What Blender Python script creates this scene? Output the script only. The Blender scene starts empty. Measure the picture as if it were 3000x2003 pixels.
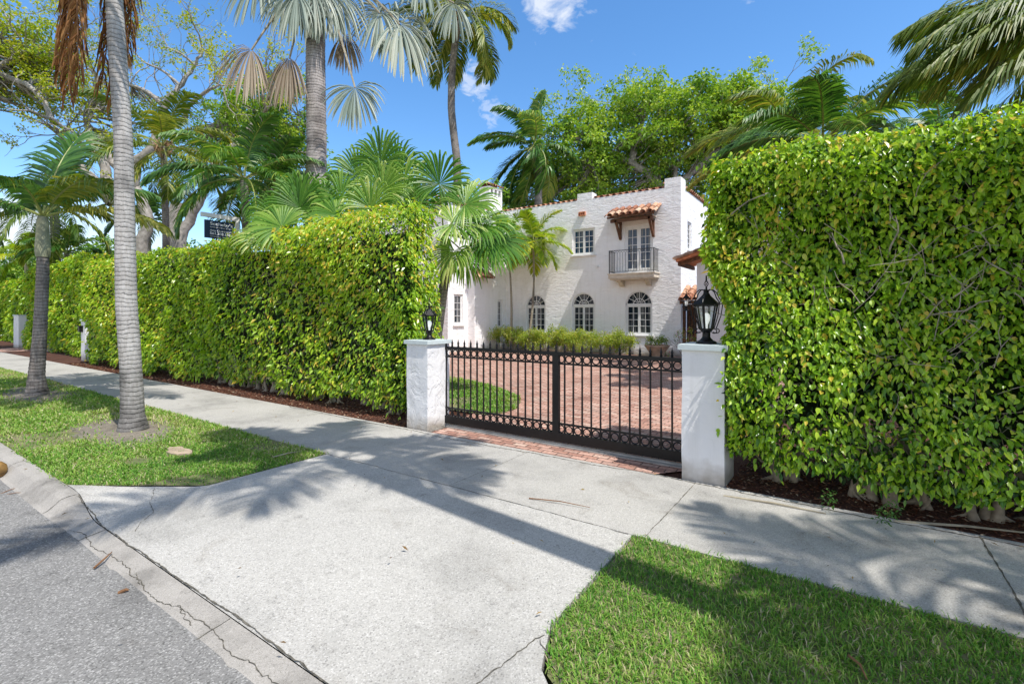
import bpy, math, random
import numpy as np
from mathutils import Vector, Matrix, Euler
R_ = math.radians
rng = np.random.default_rng(7)
random.seed(7)
S = bpy.context.scene
COL = S.collection

# ------------------------------------------------------------------ camera model (used to survey the photo)
F = 1420.0; CX = 1500.0; HY = 922.0; H = 1.8; YAW = R_(34.3)
fw = np.array([-math.sin(YAW), math.cos(YAW), 0.0]); rt = np.array([math.cos(YAW), math.sin(YAW), 0.0])
def at_d(px, py, d):
    p = d*(fw + rt*((px-CX)/F)); p[2] = H + (HY-py)*d/F; return p
def at_y(px, py, y):
    X = (px-CX)/F; return at_d(px, py, y/(fw[1]+rt[1]*X))
def at_x(px, py, x):
    X = (px-CX)/F; return at_d(px, py, x/(fw[0]+rt[0]*X))
def at_g(px, py, z=0.0):
    return at_d(px, py, (H-z)*F/(py-HY))
V = lambda *a: np.array(a, float)
def nrm(v): 
    v = np.asarray(v, float); return v/(np.linalg.norm(v, axis=-1, keepdims=True)+1e-9)
UP = V(0,0,1)

# ------------------------------------------------------------------ mesh builder
class MB:
    def __init__(s): s.v=[]; s.f=[]; s.n=0
    def add(s, verts, faces, rnd=0.5, mi=0):
        verts = np.asarray(verts, float).reshape(-1,3)
        s.v.append(verts)
        groups = {}
        if isinstance(faces, np.ndarray):
            r = np.broadcast_to(np.asarray(rnd, float), (len(faces),))
            s.f.append((faces+s.n, r, mi))
        else:
            for f in faces: groups.setdefault(len(f), []).append(f)
            for k, g in groups.items():
                a = np.array(g, int)+s.n
                s.f.append((a, np.full(len(a), float(rnd)), mi))
        s.n += len(verts); return s
    def box(s, lo, hi, rnd=.5, mi=0):
        x0,y0,z0 = lo; x1,y1,z1 = hi
        v = [(x0,y0,z0),(x1,y0,z0),(x1,y1,z0),(x0,y1,z0),(x0,y0,z1),(x1,y0,z1),(x1,y1,z1),(x0,y1,z1)]
        return s.add(v, [(0,3,2,1),(4,5,6,7),(0,1,5,4),(1,2,6,5),(2,3,7,6),(3,0,4,7)], rnd, mi)
    def beam(s, a, b, w, h, up=UP, rnd=.5, mi=0):
        a=np.array(a,float); b=np.array(b,float); t=nrm(b-a); u=np.array(up,float)
        if abs(t@u)>.98: u=V(0,1,0)
        sd=nrm(np.cross(t,u)); u=np.cross(sd,t); sd=sd*w/2; u=u*h/2
        v=[a-sd-u,a+sd-u,a+sd+u,a-sd+u,b-sd-u,b+sd-u,b+sd+u,b-sd+u]
        return s.add(v, [(0,1,2,3),(7,6,5,4),(0,4,5,1),(1,5,6,2),(2,6,7,3),(3,7,4,0)], rnd, mi)
    def tube(s, path, rad, seg=8, cap=True, rnd=.5, mi=0):
        P=np.asarray(path,float); K=len(P); rad=np.broadcast_to(np.asarray(rad,float),(K,))
        T=np.gradient(P,axis=0); T=nrm(T)
        u=V(1,0,0) if abs(T[0][0])<.8 else V(0,1,0)
        vs=[]
        for i in range(K):
            a=nrm(np.cross(T[i],u)); b=np.cross(a,T[i]); u=-np.cross(a,T[i]) if False else u
            u=nrm(u-T[i]*(u@T[i])); a=nrm(np.cross(T[i],u)); b=u
            th=np.linspace(0,2*math.pi,seg,endpoint=False)
            vs.append(P[i]+rad[i]*(np.cos(th)[:,None]*a+np.sin(th)[:,None]*b))
        vs=np.concatenate(vs)
        i=np.arange(K-1)[:,None]*seg; j=np.arange(seg)[None]; j2=(j+1)%seg
        q=np.stack([i+j,i+j2,i+seg+j2,i+seg+j],-1).reshape(-1,4)
        s.add(vs,q,rnd,mi)
        if cap:
            s.add(vs[:seg],[tuple(range(seg))[::-1]],rnd,mi); s.add(vs[-seg:],[tuple(range(seg))],rnd,mi)
        return s
    def lathe(s, c, prof, seg=16, rnd=.5, mi=0):
        c=np.array(c,float); th=np.linspace(0,2*math.pi,seg,endpoint=False)
        vs=np.concatenate([c+np.stack([r*np.cos(th),r*np.sin(th),np.full(seg,z)],-1) for r,z in prof])
        K=len(prof); i=np.arange(K-1)[:,None]*seg; j=np.arange(seg)[None]; j2=(j+1)%seg
        s.add(vs,np.stack([i+j,i+j2,i+seg+j2,i+seg+j],-1).reshape(-1,4),rnd,mi)
        s.add(vs[:seg],[tuple(range(seg))[::-1]],rnd,mi); s.add(vs[-seg:],[tuple(range(seg))],rnd,mi); return s
    def prism(s, pts, lo, hi, axis=2, rnd=.5, mi=0):
        n=len(pts)
        def mk(p,h):
            return (p[0],p[1],h) if axis==2 else ((p[0],h,p[1]) if axis==1 else (h,p[0],p[1]))
        v=[mk(p,lo) for p in pts]+[mk(p,hi) for p in pts]
        f=[tuple(range(n))[::-1],tuple(range(n,2*n))]+[(i,(i+1)%n,(i+1)%n+n,i+n) for i in range(n)]
        return s.add(v,f,rnd,mi)
    def mesh(s, name, mats, off=(0,0,0), smooth=False):
        me=bpy.data.meshes.new(name)
        v=np.concatenate(s.v)-np.asarray(off,float)
        me.vertices.add(len(v)); me.vertices.foreach_set('co', v.astype(np.float32).ravel())
        loops=np.concatenate([f.ravel() for f,_,_ in s.f]); tot=np.concatenate([np.full(len(f),f.shape[1]) for f,_,_ in s.f])
        me.loops.add(len(loops)); me.loops.foreach_set('vertex_index', loops.astype(np.int32))
        me.polygons.add(len(tot)); me.polygons.foreach_set('loop_start', np.concatenate([[0],np.cumsum(tot)[:-1]]).astype(np.int32))
        me.polygons.foreach_set('material_index', np.concatenate([np.full(len(f),m) for f,_,m in s.f]).astype(np.int32))
        a=me.attributes.new('rnd','FLOAT','FACE'); a.data.foreach_set('value', np.concatenate([r for _,r,_ in s.f]).astype(np.float32))
        me.polygons.foreach_set('use_smooth', np.full(len(tot),bool(smooth)))
        for m in (mats if isinstance(mats,(list,tuple)) else [mats]): me.materials.append(m)
        me.update(calc_edges=True); me.validate()
        return me
    def build(s, name, mats, parent=None, loc=None, smooth=False):
        off = wloc(parent) if parent is not None else (np.array(loc,float) if loc is not None else np.zeros(3))
        me=s.mesh(name,mats,off,smooth); o=bpy.data.objects.new(name,me); COL.objects.link(o)
        if parent is not None: o.parent=parent
        else: o.location=off
        WL[o.name]=off
        return o
WL={}
def wloc(o): return WL[o.name]
def tag(o,label=None,cat=None,group=None,kind=None):
    if label: o['label']=label
    if cat: o['category']=cat
    if group: o['group']=group
    if kind: o['kind']=kind
    return o
def thing(name,loc,label,cat,group=None):
    o=bpy.data.objects.new(name,None); COL.objects.link(o); o.location=loc; o.empty_display_size=.1
    WL[o.name]=np.array(loc,float); return tag(o,label,cat,group)
def dup(root,loc,label,group=None,rz=0.0,sc=1.0):
    r=root.copy(); COL.objects.link(r); r.location=loc; r.rotation_euler=(0,0,rz); r.scale=(sc,sc,sc); WL[r.name]=np.array(loc,float)
    r['label']=label
    if group: r['group']=group
    for ch in list(root.children):
        c=ch.copy(); COL.objects.link(c); c.parent=r
        for g in list(ch.children):
            d=g.copy(); COL.objects.link(d); d.parent=c
    return r

# ------------------------------------------------------------------ materials
def newmat(name):
    m=bpy.data.materials.new(name); m.use_nodes=True; nt=m.node_tree
    for n in list(nt.nodes): nt.nodes.remove(n)
    out=nt.nodes.new('ShaderNodeOutputMaterial')
    return m,nt,out
class N:
    def __init__(s,nt): s.nt=nt
    def __call__(s,t,**k):
        n=s.nt.nodes.new('ShaderNode'+t); ins=k.pop('ins',{})
        for a,b in k.items(): setattr(n,a,b)
        for a,b in ins.items():
            if isinstance(b,tuple) and len(b)==2 and hasattr(b[0],'outputs'): s.nt.links.new(b[0].outputs[b[1]], n.inputs[a])
            else: n.inputs[a].default_value=b
        return n
def ramp(n,fac,stops,interp='LINEAR'):
    r=n('ValToRGB',ins={'Fac':fac}); cr=r.color_ramp; cr.interpolation=interp
    while len(cr.elements)<len(stops): cr.elements.new(.5)
    for e,(p,c) in zip(cr.elements,stops):
        e.position=p; e.color=(*c,1) if len(c)==3 else c
    return r
def g3(v): return (v,v,v)
def vec(n,scale=(1,1,1)):
    tc=n('TexCoord'); return n('Mapping',ins={'Vector':(tc,'Object'),'Scale':scale})
def mixc(n,fac,a,b,mode='MIX'):
    m=n('Mix',data_type='RGBA',blend_type=mode); L=n.nt.links
    for idx,val in ((0,fac),(6,a),(7,b)):
        if isinstance(val,tuple) and hasattr(val[0],'outputs'): L.new(val[0].outputs[val[1]], m.inputs[idx])
        else: m.inputs[idx].default_value = val if idx==0 else (*val,1)
    return (m,2)
def simple(name,col,rough=.6,metal=0,var=.12,scale=8,bump=0,bscale=40,spec=.4):
    m,nt,out=newmat(name); n=N(nt); mp=vec(n)
    ns=n('TexNoise',ins={'Vector':(mp,0),'Scale':scale,'Detail':5.0})
    rp=ramp(n,(ns,0),[(.3,tuple(c*(1-var) for c in col)),(.7,tuple(min(1,c*(1+var)) for c in col))])
    b=n('BsdfPrincipled',ins={'Base Color':(rp,0),'Roughness':rough,'Metallic':metal,'Specular IOR Level':spec})
    if bump:
        n2=n('TexNoise',ins={'Vector':(mp,0),'Scale':bscale,'Detail':6.0})
        bp=n('Bump',ins={'Height':(n2,0),'Strength':bump,'Distance':.01}); nt.links.new(bp.outputs[0],b.inputs['Normal'])
    nt.links.new(b.outputs[0],out.inputs[0]); return m
def leafmat(name,stops,trans=.35,rough=.42,spec=.5,tscale=1.4):
    m,nt,out=newmat(name); n=N(nt)
    at=n('Attribute',attribute_name='rnd')
    rp=ramp(n,(at,'Fac'),stops)
    b=n('BsdfPrincipled',ins={'Base Color':(rp,0),'Roughness':rough,'Specular IOR Level':spec})
    tc=mixc(n,1.0,(rp,0),(tscale,tscale*.95,tscale*.35),'MULTIPLY')
    t=n('BsdfTranslucent',ins={'Color':(tc[0],tc[1])})
    mx=n('MixShader',ins={0:trans}); nt.links.new(b.outputs[0],mx.inputs[1]); nt.links.new(t.outputs[0],mx.inputs[2])
    nt.links.new(mx.outputs[0],out.inputs[0]); return m

def stucco(name,col,strength=1.0,scale=3.2,aniso=2.3,dist=.02):
    m,nt,out=newmat(name); n=N(nt); mp=vec(n,(1,1,aniso))
    n1=n('TexNoise',ins={'Vector':(mp,0),'Scale':scale,'Detail':4.0,'Roughness':.55,'Distortion':1.2})
    r1=ramp(n,(n1,0),[(.36,g3(0)),(.40,g3(.4)),(.47,g3(.42)),(.50,g3(.8)),(.57,g3(.82)),(.60,g3(1.0))])
    n2=n('TexNoise',ins={'Vector':(mp,0),'Scale':30.0,'Detail':4.0})
    ad=n('Math',operation='MULTIPLY_ADD',ins={0:(n2,0),1:.10,2:(r1,0)})
    bp=n('Bump',ins={'Height':(ad,0),'Strength':strength,'Distance':dist})
    mp2=vec(n); n3=n('TexNoise',ins={'Vector':(mp2,0),'Scale':.9,'Detail':6.0})
    rp=ramp(n,(n3,0),[(.3,tuple(c*.95 for c in col)),(.7,col)])
    sp=n('SeparateXYZ',ins={0:(n('TexCoord'),'Object')}); nd=n('TexNoise',ins={'Vector':(mp2,0),'Scale':6.0,'Detail':6.0})
    dz=n('Math',operation='MULTIPLY_ADD',ins={0:(nd,0),1:-.35,2:(sp,2)}); dr=ramp(n,(n('MapRange',ins={0:(dz,0),1:-.16,2:.08}),0),[(0,(.5,.46,.4)),(1,g3(1.0))])
    c=mixc(n,1.0,(rp,0),(dr,0),'MULTIPLY')
    mp3=vec(n,(5,5,.35)); ns=n('TexNoise',ins={'Vector':(mp3,0),'Scale':1.3,'Detail':5.0,'Roughness':.65}); rs=ramp(n,(ns,0),[(.3,(.92,.915,.905)),(.5,g3(1.0))])
    c=mixc(n,1.0,c,(rs,0),'MULTIPLY')
    b=n('BsdfPrincipled',ins={'Base Color':(c[0],c[1]),'Roughness':.85,'Normal':(bp,0),'Specular IOR Level':.2})
    nt.links.new(b.outputs[0],out.inputs[0]); return m
def speckle(name,base,dark,light,scale=250,patch=1.2,bump=.4,rough=.9,big=.15):
    m,nt,out=newmat(name); n=N(nt); mp=vec(n)
    v=n('TexVoronoi',ins={'Vector':(mp,0),'Scale':float(scale)})
    r1=ramp(n,(v,1),[(.0,dark),(.35,base),(.65,base),(1.0,light)])
    nb=n('TexNoise',ins={'Vector':(mp,0),'Scale':patch,'Detail':8.0,'Roughness':.62})
    rb=ramp(n,(nb,0),[(.3,g3(1-big*1.6)),(.5,g3(1.0)),(.72,g3(1+big*.4))])
    c=mixc(n,1.0,(r1,0),(rb,0),'MULTIPLY')
    ns=n('TexNoise',ins={'Vector':(mp,0),'Scale':5.0,'Detail':9.0,'Roughness':.75})
    rs=ramp(n,(ns,0),[(.33,g3(.72)),(.42,g3(1.0))])
    c=mixc(n,1.0,c,(rs,0),'MULTIPLY')
    nt2=n('TexNoise',ins={'Vector':(mp,0),'Scale':1.9,'Detail':5.0,'Roughness':.6,'Distortion':.8}); rt2=ramp(n,(nt2,0),[(.28,(.82,.805,.785)),(.40,g3(1.0)),(.66,g3(1.0)),(.76,(.9,.895,.88))])
    c=mixc(n,1.0,c,(rt2,0),'MULTIPLY')
    n3=n('TexNoise',ins={'Vector':(mp,0),'Scale':scale*.6,'Detail':3.0})
    bp=n('Bump',ins={'Height':(n3,0),'Strength':bump,'Distance':.004})
    b=n('BsdfPrincipled',ins={'Base Color':(c[0],c[1]),'Roughness':rough,'Normal':(bp,0),'Specular IOR Level':.25})
    nt.links.new(b.outputs[0],out.inputs[0]); return m
def brickmat(name):
    m,nt,out=newmat(name); n=N(nt); mp=vec(n)
    nd=n('TexNoise',ins={'Vector':(mp,0),'Scale':9.0,'Detail':2.0})
    dv=n('VectorMath',operation='SCALE',ins={0:(nd,1),'Scale':.02}); av=n('VectorMath',operation='ADD',ins={0:(mp,0),1:(dv,0)})
    br=n('TexBrick',ins={'Vector':(av,0),'Color1':(.0,.0,.0,1),'Color2':(1,1,1,1),'Mortar':(0,0,0,1),'Scale':1.0,'Mortar Size':.009,'Mortar Smooth':.3,'Bias':0.0,'Brick Width':.21,'Row Height':.105})
    br.offset=.5
    rc=ramp(n,(br,0),[(0,(.38,.2,.155)),(.3,(.52,.29,.22)),(.55,(.62,.38,.3)),(.8,(.5,.32,.26)),(1,(.7,.5,.4))])
    nb=n('TexNoise',ins={'Vector':(mp,0),'Scale':25.0,'Detail':6.0}); rb=ramp(n,(nb,0),[(.3,g3(.7)),(.7,g3(1.2))])
    c=mixc(n,1.0,(rc,0),(rb,0),'MULTIPLY')
    nl=n('TexNoise',ins={'Vector':(mp,0),'Scale':.8,'Detail':4.0}); rl=ramp(n,(nl,0),[(.35,g3(.82)),(.65,g3(1.08))])
    c=mixc(n,1.0,c,(rl,0),'MULTIPLY')
    c=mixc(n,(br,1),c,(.13,.09,.07))
    iv=n('Math',operation='SUBTRACT',ins={0:1.0,1:(br,1)})
    ad=n('Math',operation='MULTIPLY_ADD',ins={0:(nb,0),1:.3,2:(iv,0)})
    bp=n('Bump',ins={'Height':(ad,0),'Strength':.8,'Distance':.008})
    b=n('BsdfPrincipled',ins={'Base Color':(c[0],c[1]),'Roughness':.85,'Normal':(bp,0),'Specular IOR Level':.2})
    nt.links.new(b.outputs[0],out.inputs[0]); return m
def trunkmat(name,c1,c2,ring=9.0,strength=.9,dark=.35,lowdark=0.0):
    m,nt,out=newmat(name); n=N(nt); mp=vec(n)
    w=n('TexWave',wave_type='BANDS',bands_direction='Z',wave_profile='SAW',ins={'Vector':(mp,0),'Scale':ring,'Distortion':5.5,'Detail':4.0,'Detail Scale':.9,'Detail Roughness':.7})
    r1=ramp(n,(w,1) if False else (w,0),[(0,g3(dark)),(.13,g3(.85)),(.6,g3(1.0)),(1,g3(.9))])
    mf=vec(n,(14,14,3)); nf=n('TexNoise',ins={'Vector':(mf,0),'Scale':2.0,'Detail':7.0,'Roughness':.65})
    rc=ramp(n,(nf,0),[(.3,c1),(.7,c2)])
    c=mixc(n,1.0,(rc,0),(r1,0),'MULTIPLY')
    nl=n('TexNoise',ins={'Vector':(mp,0),'Scale':1.7,'Detail':4.0}); rl=ramp(n,(nl,0),[(.32,g3(.45)),(.47,g3(.95)),(.65,g3(1.15))])
    c=mixc(n,1.0,c,(rl,0),'MULTIPLY')
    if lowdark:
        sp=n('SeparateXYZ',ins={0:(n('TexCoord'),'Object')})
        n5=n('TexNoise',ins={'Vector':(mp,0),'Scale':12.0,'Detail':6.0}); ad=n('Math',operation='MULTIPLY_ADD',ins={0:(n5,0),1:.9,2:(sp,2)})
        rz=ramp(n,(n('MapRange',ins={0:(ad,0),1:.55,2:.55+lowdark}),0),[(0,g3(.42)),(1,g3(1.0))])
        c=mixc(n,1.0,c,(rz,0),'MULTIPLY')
    ad=n('Math',operation='MULTIPLY_ADD',ins={0:(nf,0),1:.35,2:(r1,0)})
    bp=n('Bump',ins={'Height':(ad,0),'Strength':strength,'Distance':.015})
    b=n('BsdfPrincipled',ins={'Base Color':(c[0],c[1]),'Roughness':.85,'Normal':(bp,0),'Specular IOR Level':.2})
    nt.links.new(b.outputs[0],out.inputs[0]); return m
def tilemat(name):
    m,nt,out=newmat(name); n=N(nt); mp=vec(n); at=n('Attribute',attribute_name='rnd')
    r=ramp(n,(at,'Fac'),[(0,(.27,.095,.05)),(.4,(.45,.2,.11)),(.75,(.58,.33,.2)),(1,(.66,.47,.33))])
    ns=n('TexNoise',ins={'Vector':(mp,0),'Scale':7.0,'Detail':7.0}); rs=ramp(n,(ns,0),[(.32,g3(.5)),(.55,g3(1.05))])
    c=mixc(n,1.0,(r,0),(rs,0),'MULTIPLY')
    b=n('BsdfPrincipled',ins={'Base Color':(c[0],c[1]),'Roughness':.7})
    nt.links.new(b.outputs[0],out.inputs[0]); return m
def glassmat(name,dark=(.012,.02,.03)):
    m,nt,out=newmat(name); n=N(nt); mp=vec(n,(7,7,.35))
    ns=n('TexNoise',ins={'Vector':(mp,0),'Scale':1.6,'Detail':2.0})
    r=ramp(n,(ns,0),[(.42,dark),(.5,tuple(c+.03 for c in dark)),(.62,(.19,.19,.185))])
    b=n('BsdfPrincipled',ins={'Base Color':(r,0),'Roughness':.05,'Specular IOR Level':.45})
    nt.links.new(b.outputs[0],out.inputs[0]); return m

M={}
M['wall']=stucco('house_stucco',(.97,.955,.94),.7,2.3,2.6,.022)
M['pier']=stucco('pillar_stucco',(.83,.82,.81),.65,3.6,.8,.02)
M['pier_smooth']=stucco('pillar_smooth',(.8,.79,.79),.35,3.0,1.0,.01)
M['cap']=simple('cap_paint',(.58,.64,.63),.6,var=.06,bump=.2)
M['white']=simple('white_paint',(.8,.79,.77),.5,var=.05,scale=4)
M['cream']=simple('cream_stone',(.62,.54,.43),.8,var=.15,scale=5,bump=.3)
M['black']=simple('black_iron',(.006,.006,.007),.4,var=.3,scale=20,bump=.25,bscale=90,spec=.35)
M['wood']=simple('dark_wood',(.14,.065,.035),.8,var=.5,scale=9,bump=.6)
M['tile']=tilemat('clay_tile')
M['terra']=simple('terracotta',(.68,.27,.14),.8,var=.25,scale=6)
M['pot']=simple('weathered_clay',(.55,.38,.27),.85,var=.3,scale=5,bump=.3)
M['glass']=glassmat('window_glass')
M['glass_sky_tint']=glassmat('painted_sky_glass',(.012,.05,.11))  # blue sky reflection painted into the pane colour
M['dark']=simple('dark_inside',(.01,.01,.01),.8)
M['concrete']=speckle('sidewalk_concrete',(.43,.41,.372),(.24,.235,.22),(.6,.585,.555),150,.9,.6,big=.2)
M['apron']=speckle('driveway_concrete',(.46,.442,.405),(.23,.22,.205),(.65,.63,.59),130,.8,.6,big=.2)
M['curb']=speckle('curb_concrete',(.37,.345,.31),(.22,.205,.18),(.5,.47,.43),200,1.6,.5,big=.3)
M['asphalt']=speckle('asphalt',(.225,.218,.207),(.08,.077,.072),(.50,.485,.46),120,1.0,1.0,big=.25)
M['joint']=simple('joint_dirt',(.11,.10,.08),.95,var=.5,scale=30)
M['brick']=brickmat('brick_paving')
M['mulch']=speckle('mulch_soil',(.085,.035,.022),(.03,.015,.012),(.2,.1,.07),60,3,1.0,big=.3)
M['soil']=speckle('sandy_soil',(.22,.19,.15),(.1,.085,.065),(.38,.34,.28),80,3,1.0,big=.3)
M['ground']=simple('far_ground',(.09,.11,.04),.95,var=.3,scale=.5)
def lawnbase():
    m,nt,out=newmat('lawn_base'); n=N(nt); mp=vec(n)
    ns=n('TexNoise',ins={'Vector':(mp,0),'Scale':3.0,'Detail':8.0,'Roughness':.7})
    r=ramp(n,(ns,0),[(.35,(.27,.22,.14)),(.52,(.15,.16,.06)),(.7,(.06,.1,.025))])
    b=n('BsdfPrincipled',ins={'Base Color':(r,0),'Roughness':.95}); nt.links.new(b.outputs[0],out.inputs[0]); return m
M['lawn']=lawnbase()
M['grass']=leafmat('grass_blades',[(0,(.05,.17,.018)),(.35,(.13,.32,.035)),(.65,(.32,.48,.08)),(.85,(.5,.48,.22)),(1,(.58,.5,.33))],.3,.5,.3,1.3)
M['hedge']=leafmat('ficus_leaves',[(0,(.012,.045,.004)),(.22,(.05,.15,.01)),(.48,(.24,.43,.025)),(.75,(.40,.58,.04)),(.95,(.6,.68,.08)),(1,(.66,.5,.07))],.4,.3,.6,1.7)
M['hedgecore']=simple('hedge_dark_fill',(.012,.02,.006),.95,var=.5,scale=15)
M['twig']=simple('twig_bark',(.33,.28,.22),.85,var=.35,scale=12,bump=.4)
M['graybark']=simple('pale_bark',(.34,.31,.28),.85,var=.35,scale=6,bump=.7,bscale=25)
M['tree_green']=leafmat('tree_leaves',[(0,(.05,.14,.018)),(.4,(.18,.34,.035)),(.75,(.36,.5,.06)),(1,(.62,.68,.16))],.4,.4,.5,1.6)
M['tree_yellow']=leafmat('yellow_tree_leaves',[(0,(.08,.17,.01)),(.4,(.26,.37,.02)),(.8,(.5,.52,.03)),(1,(.55,.5,.06))],.4,.45,.4,1.6)
M['palm']=leafmat('palm_leaflets',[(0,(.03,.10,.018)),(.5,(.085,.21,.035)),(.8,(.2,.34,.06)),(1,(.48,.5,.1))],.35,.42,.5,1.6)
M['palm_light']=leafmat('bright_palm_leaflets',[(0,(.09,.2,.015)),(.5,(.28,.42,.03)),(1,(.62,.6,.08))],.45,.42,.5,1.6)
M['palm_olive']=leafmat('olive_palm_leaflets',[(0,(.06,.13,.015)),(.5,(.15,.22,.025)),(1,(.5,.46,.1))],.35,.45,.5,1.5)
M['fan']=leafmat('fan_palm_leaf',[(0,(.025,.10,.012)),(.5,(.11,.27,.028)),(.85,(.3,.46,.08)),(1,(.55,.62,.22))],.4,.42,.5,1.6)
M['silver']=leafmat('silver_palm_leaf',[(0,(.09,.13,.10)),(.5,(.26,.32,.26)),(1,(.55,.56,.45))],.12,.5,.4,1.0)
M['dead_fan']=leafmat('dead_fan_leaf',[(0,(.14,.095,.06)),(.5,(.36,.28,.2)),(1,(.6,.5,.38))],.12,.7,.2,1.0)
M['dead_brown']=leafmat('dead_brown_frond',[(0,(.09,.035,.012)),(.5,(.30,.13,.045)),(1,(.5,.27,.1))],.15,.7,.2,1.0)
M['rachis']=simple('palm_stalk',(.27,.3,.08),.5,var=.3)
M['rachis_pale']=simple('pale_palm_stalk',(.36,.31,.22),.7,var=.3)
M['rachis_brown']=simple('brown_palm_stalk',(.22,.11,.05),.8,var=.3)
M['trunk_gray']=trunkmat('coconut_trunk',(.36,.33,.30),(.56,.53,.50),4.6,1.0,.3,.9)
M['trunk_dark']=trunkmat('ringed_trunk',(.17,.14,.12),(.36,.32,.29),4.2,1.0,.25)
M['trunk_thick']=trunkmat('thick_trunk',(.30,.26,.24),(.52,.47,.44),3.2,1.0,.25)
M['trunk_small']=trunkmat('small_trunk',(.26,.23,.17),(.42,.38,.3),4.0,1.0,.3)
M['crownshaft']=simple('crownshaft',(.25,.25,.16),.5,var=.35,scale=5)
M['shaft_green']=simple('green_crownshaft',(.13,.22,.06),.45,var=.25,scale=5)
M['fiber']=simple('palm_fiber',(.3,.19,.1),.9,var=.4,scale=12,bump=.6)
M['flower']=leafmat('red_flowers',[(0,(.35,.05,.06)),(1,(.6,.2,.2))],.2)
M['shrub']=leafmat('shrub_leaves',[(0,(.08,.18,.02)),(.5,(.24,.36,.04)),(1,(.55,.55,.12))],.4,.4,.4,1.5)
M['stone']=simple('sandy_stone',(.40,.31,.22),.9,var=.25,scale=9,bump=.4)
M['navy']=simple('navy_sign',(.008,.022,.055),.35,var=.1)
M['lettering']=simple('white_lettering',(.85,.85,.85),.5,var=.01)
M['metal']=simple('galvanised_track',(.3,.3,.29),.5,.3,var=.2)
M['coconut']=simple('coconut_husk',(.25,.14,.04),.7,var=.4,scale=14)
def bulbmat():
    m,nt,out=newmat('bulb_white'); n=N(nt)
    b=n('BsdfPrincipled',ins={'Base Color':(.9,.9,.88,1),'Roughness':.3,'Emission Color':(1,.98,.94,1),'Emission Strength':.7}); nt.links.new(b.outputs[0],out.inputs[0]); return m
M['bulb']=bulbmat()
def lampglass():
    m,nt,out=newmat('lamp_glass'); n=N(nt)
    g=n('BsdfGlossy',ins={'Roughness':.03,'Color':(.8,.85,.85,1)}); t=n('BsdfTransparent',ins={'Color':(.88,.92,.92,1)})
    mx=n('MixShader',ins={0:.12}); nt.links.new(t.outputs[0],mx.inputs[1]); nt.links.new(g.outputs[0],mx.inputs[2]); nt.links.new(mx.outputs[0],out.inputs[0]); return m
M['lampglass']=lampglass()

# ------------------------------------------------------------------ plant generators
def fbm(P,seed,freq=1.0,octs=3):
    r=np.random.default_rng(seed); out=np.zeros(len(P)); a=1.0; tot=0
    for o in range(octs):
        for k in range(4):
            d=nrm(r.normal(size=3))*freq*(2**o)*r.uniform(.7,1.4); out+=a*np.sin(P@d+r.uniform(0,6.28)); 
        tot+=a*2.0; a*=.55
    return out/tot
def leaves(mb,C,D,Nn,L,W,rnd,fine=False,fold=.25,droop=.15,mi=0):
    D=nrm(D); Sd=nrm(np.cross(D,Nn)); Nn=np.cross(Sd,D)
    L=np.broadcast_to(np.asarray(L,float),(len(C),))[:,None]; W=np.broadcast_to(np.asarray(W,float),(len(C),))[:,None]
    b=C; n=len(C)
    dn=V(0,0,-1)
    if not fine:
        t=C+D*L+dn*L*droop; l=C+D*L*.45-Sd*W/2-Nn*W*-fold; r=C+D*L*.45+Sd*W/2+Nn*W*fold
        v=np.stack([b,r,t,l],1).reshape(-1,3); i=np.arange(n)[:,None]*4
        mb.add(v,np.concatenate([i+np.array([[0,1,2]]),i+np.array([[0,2,3]])]),np.concatenate([rnd,rnd]),mi)
    else:
        m=C+D*L*.5+dn*L*droop*.2; t=C+D*L+dn*L*droop
        p=[]
        for sgn in (1,-1):
            p+= [C+D*L*.18+sgn*Sd*W*.40+Nn*W*fold*.8, C+D*L*.5+sgn*Sd*W*.5+Nn*W*fold+dn*L*droop*.2, C+D*L*.78+sgn*Sd*W*.24+Nn*W*fold*.5+dn*L*droop*.6]
        v=np.stack([b,m,t]+p,1).reshape(-1,3); i=np.arange(n)[:,None]*9
        mb.add(v,np.concatenate([i+np.array([[0,3,4,1]]),i+np.array([[1,4,5,2]]),i+np.array([[0,1,7,6]]),i+np.array([[1,2,8,7]])]),np.concatenate([rnd]*4),mi)

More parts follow.
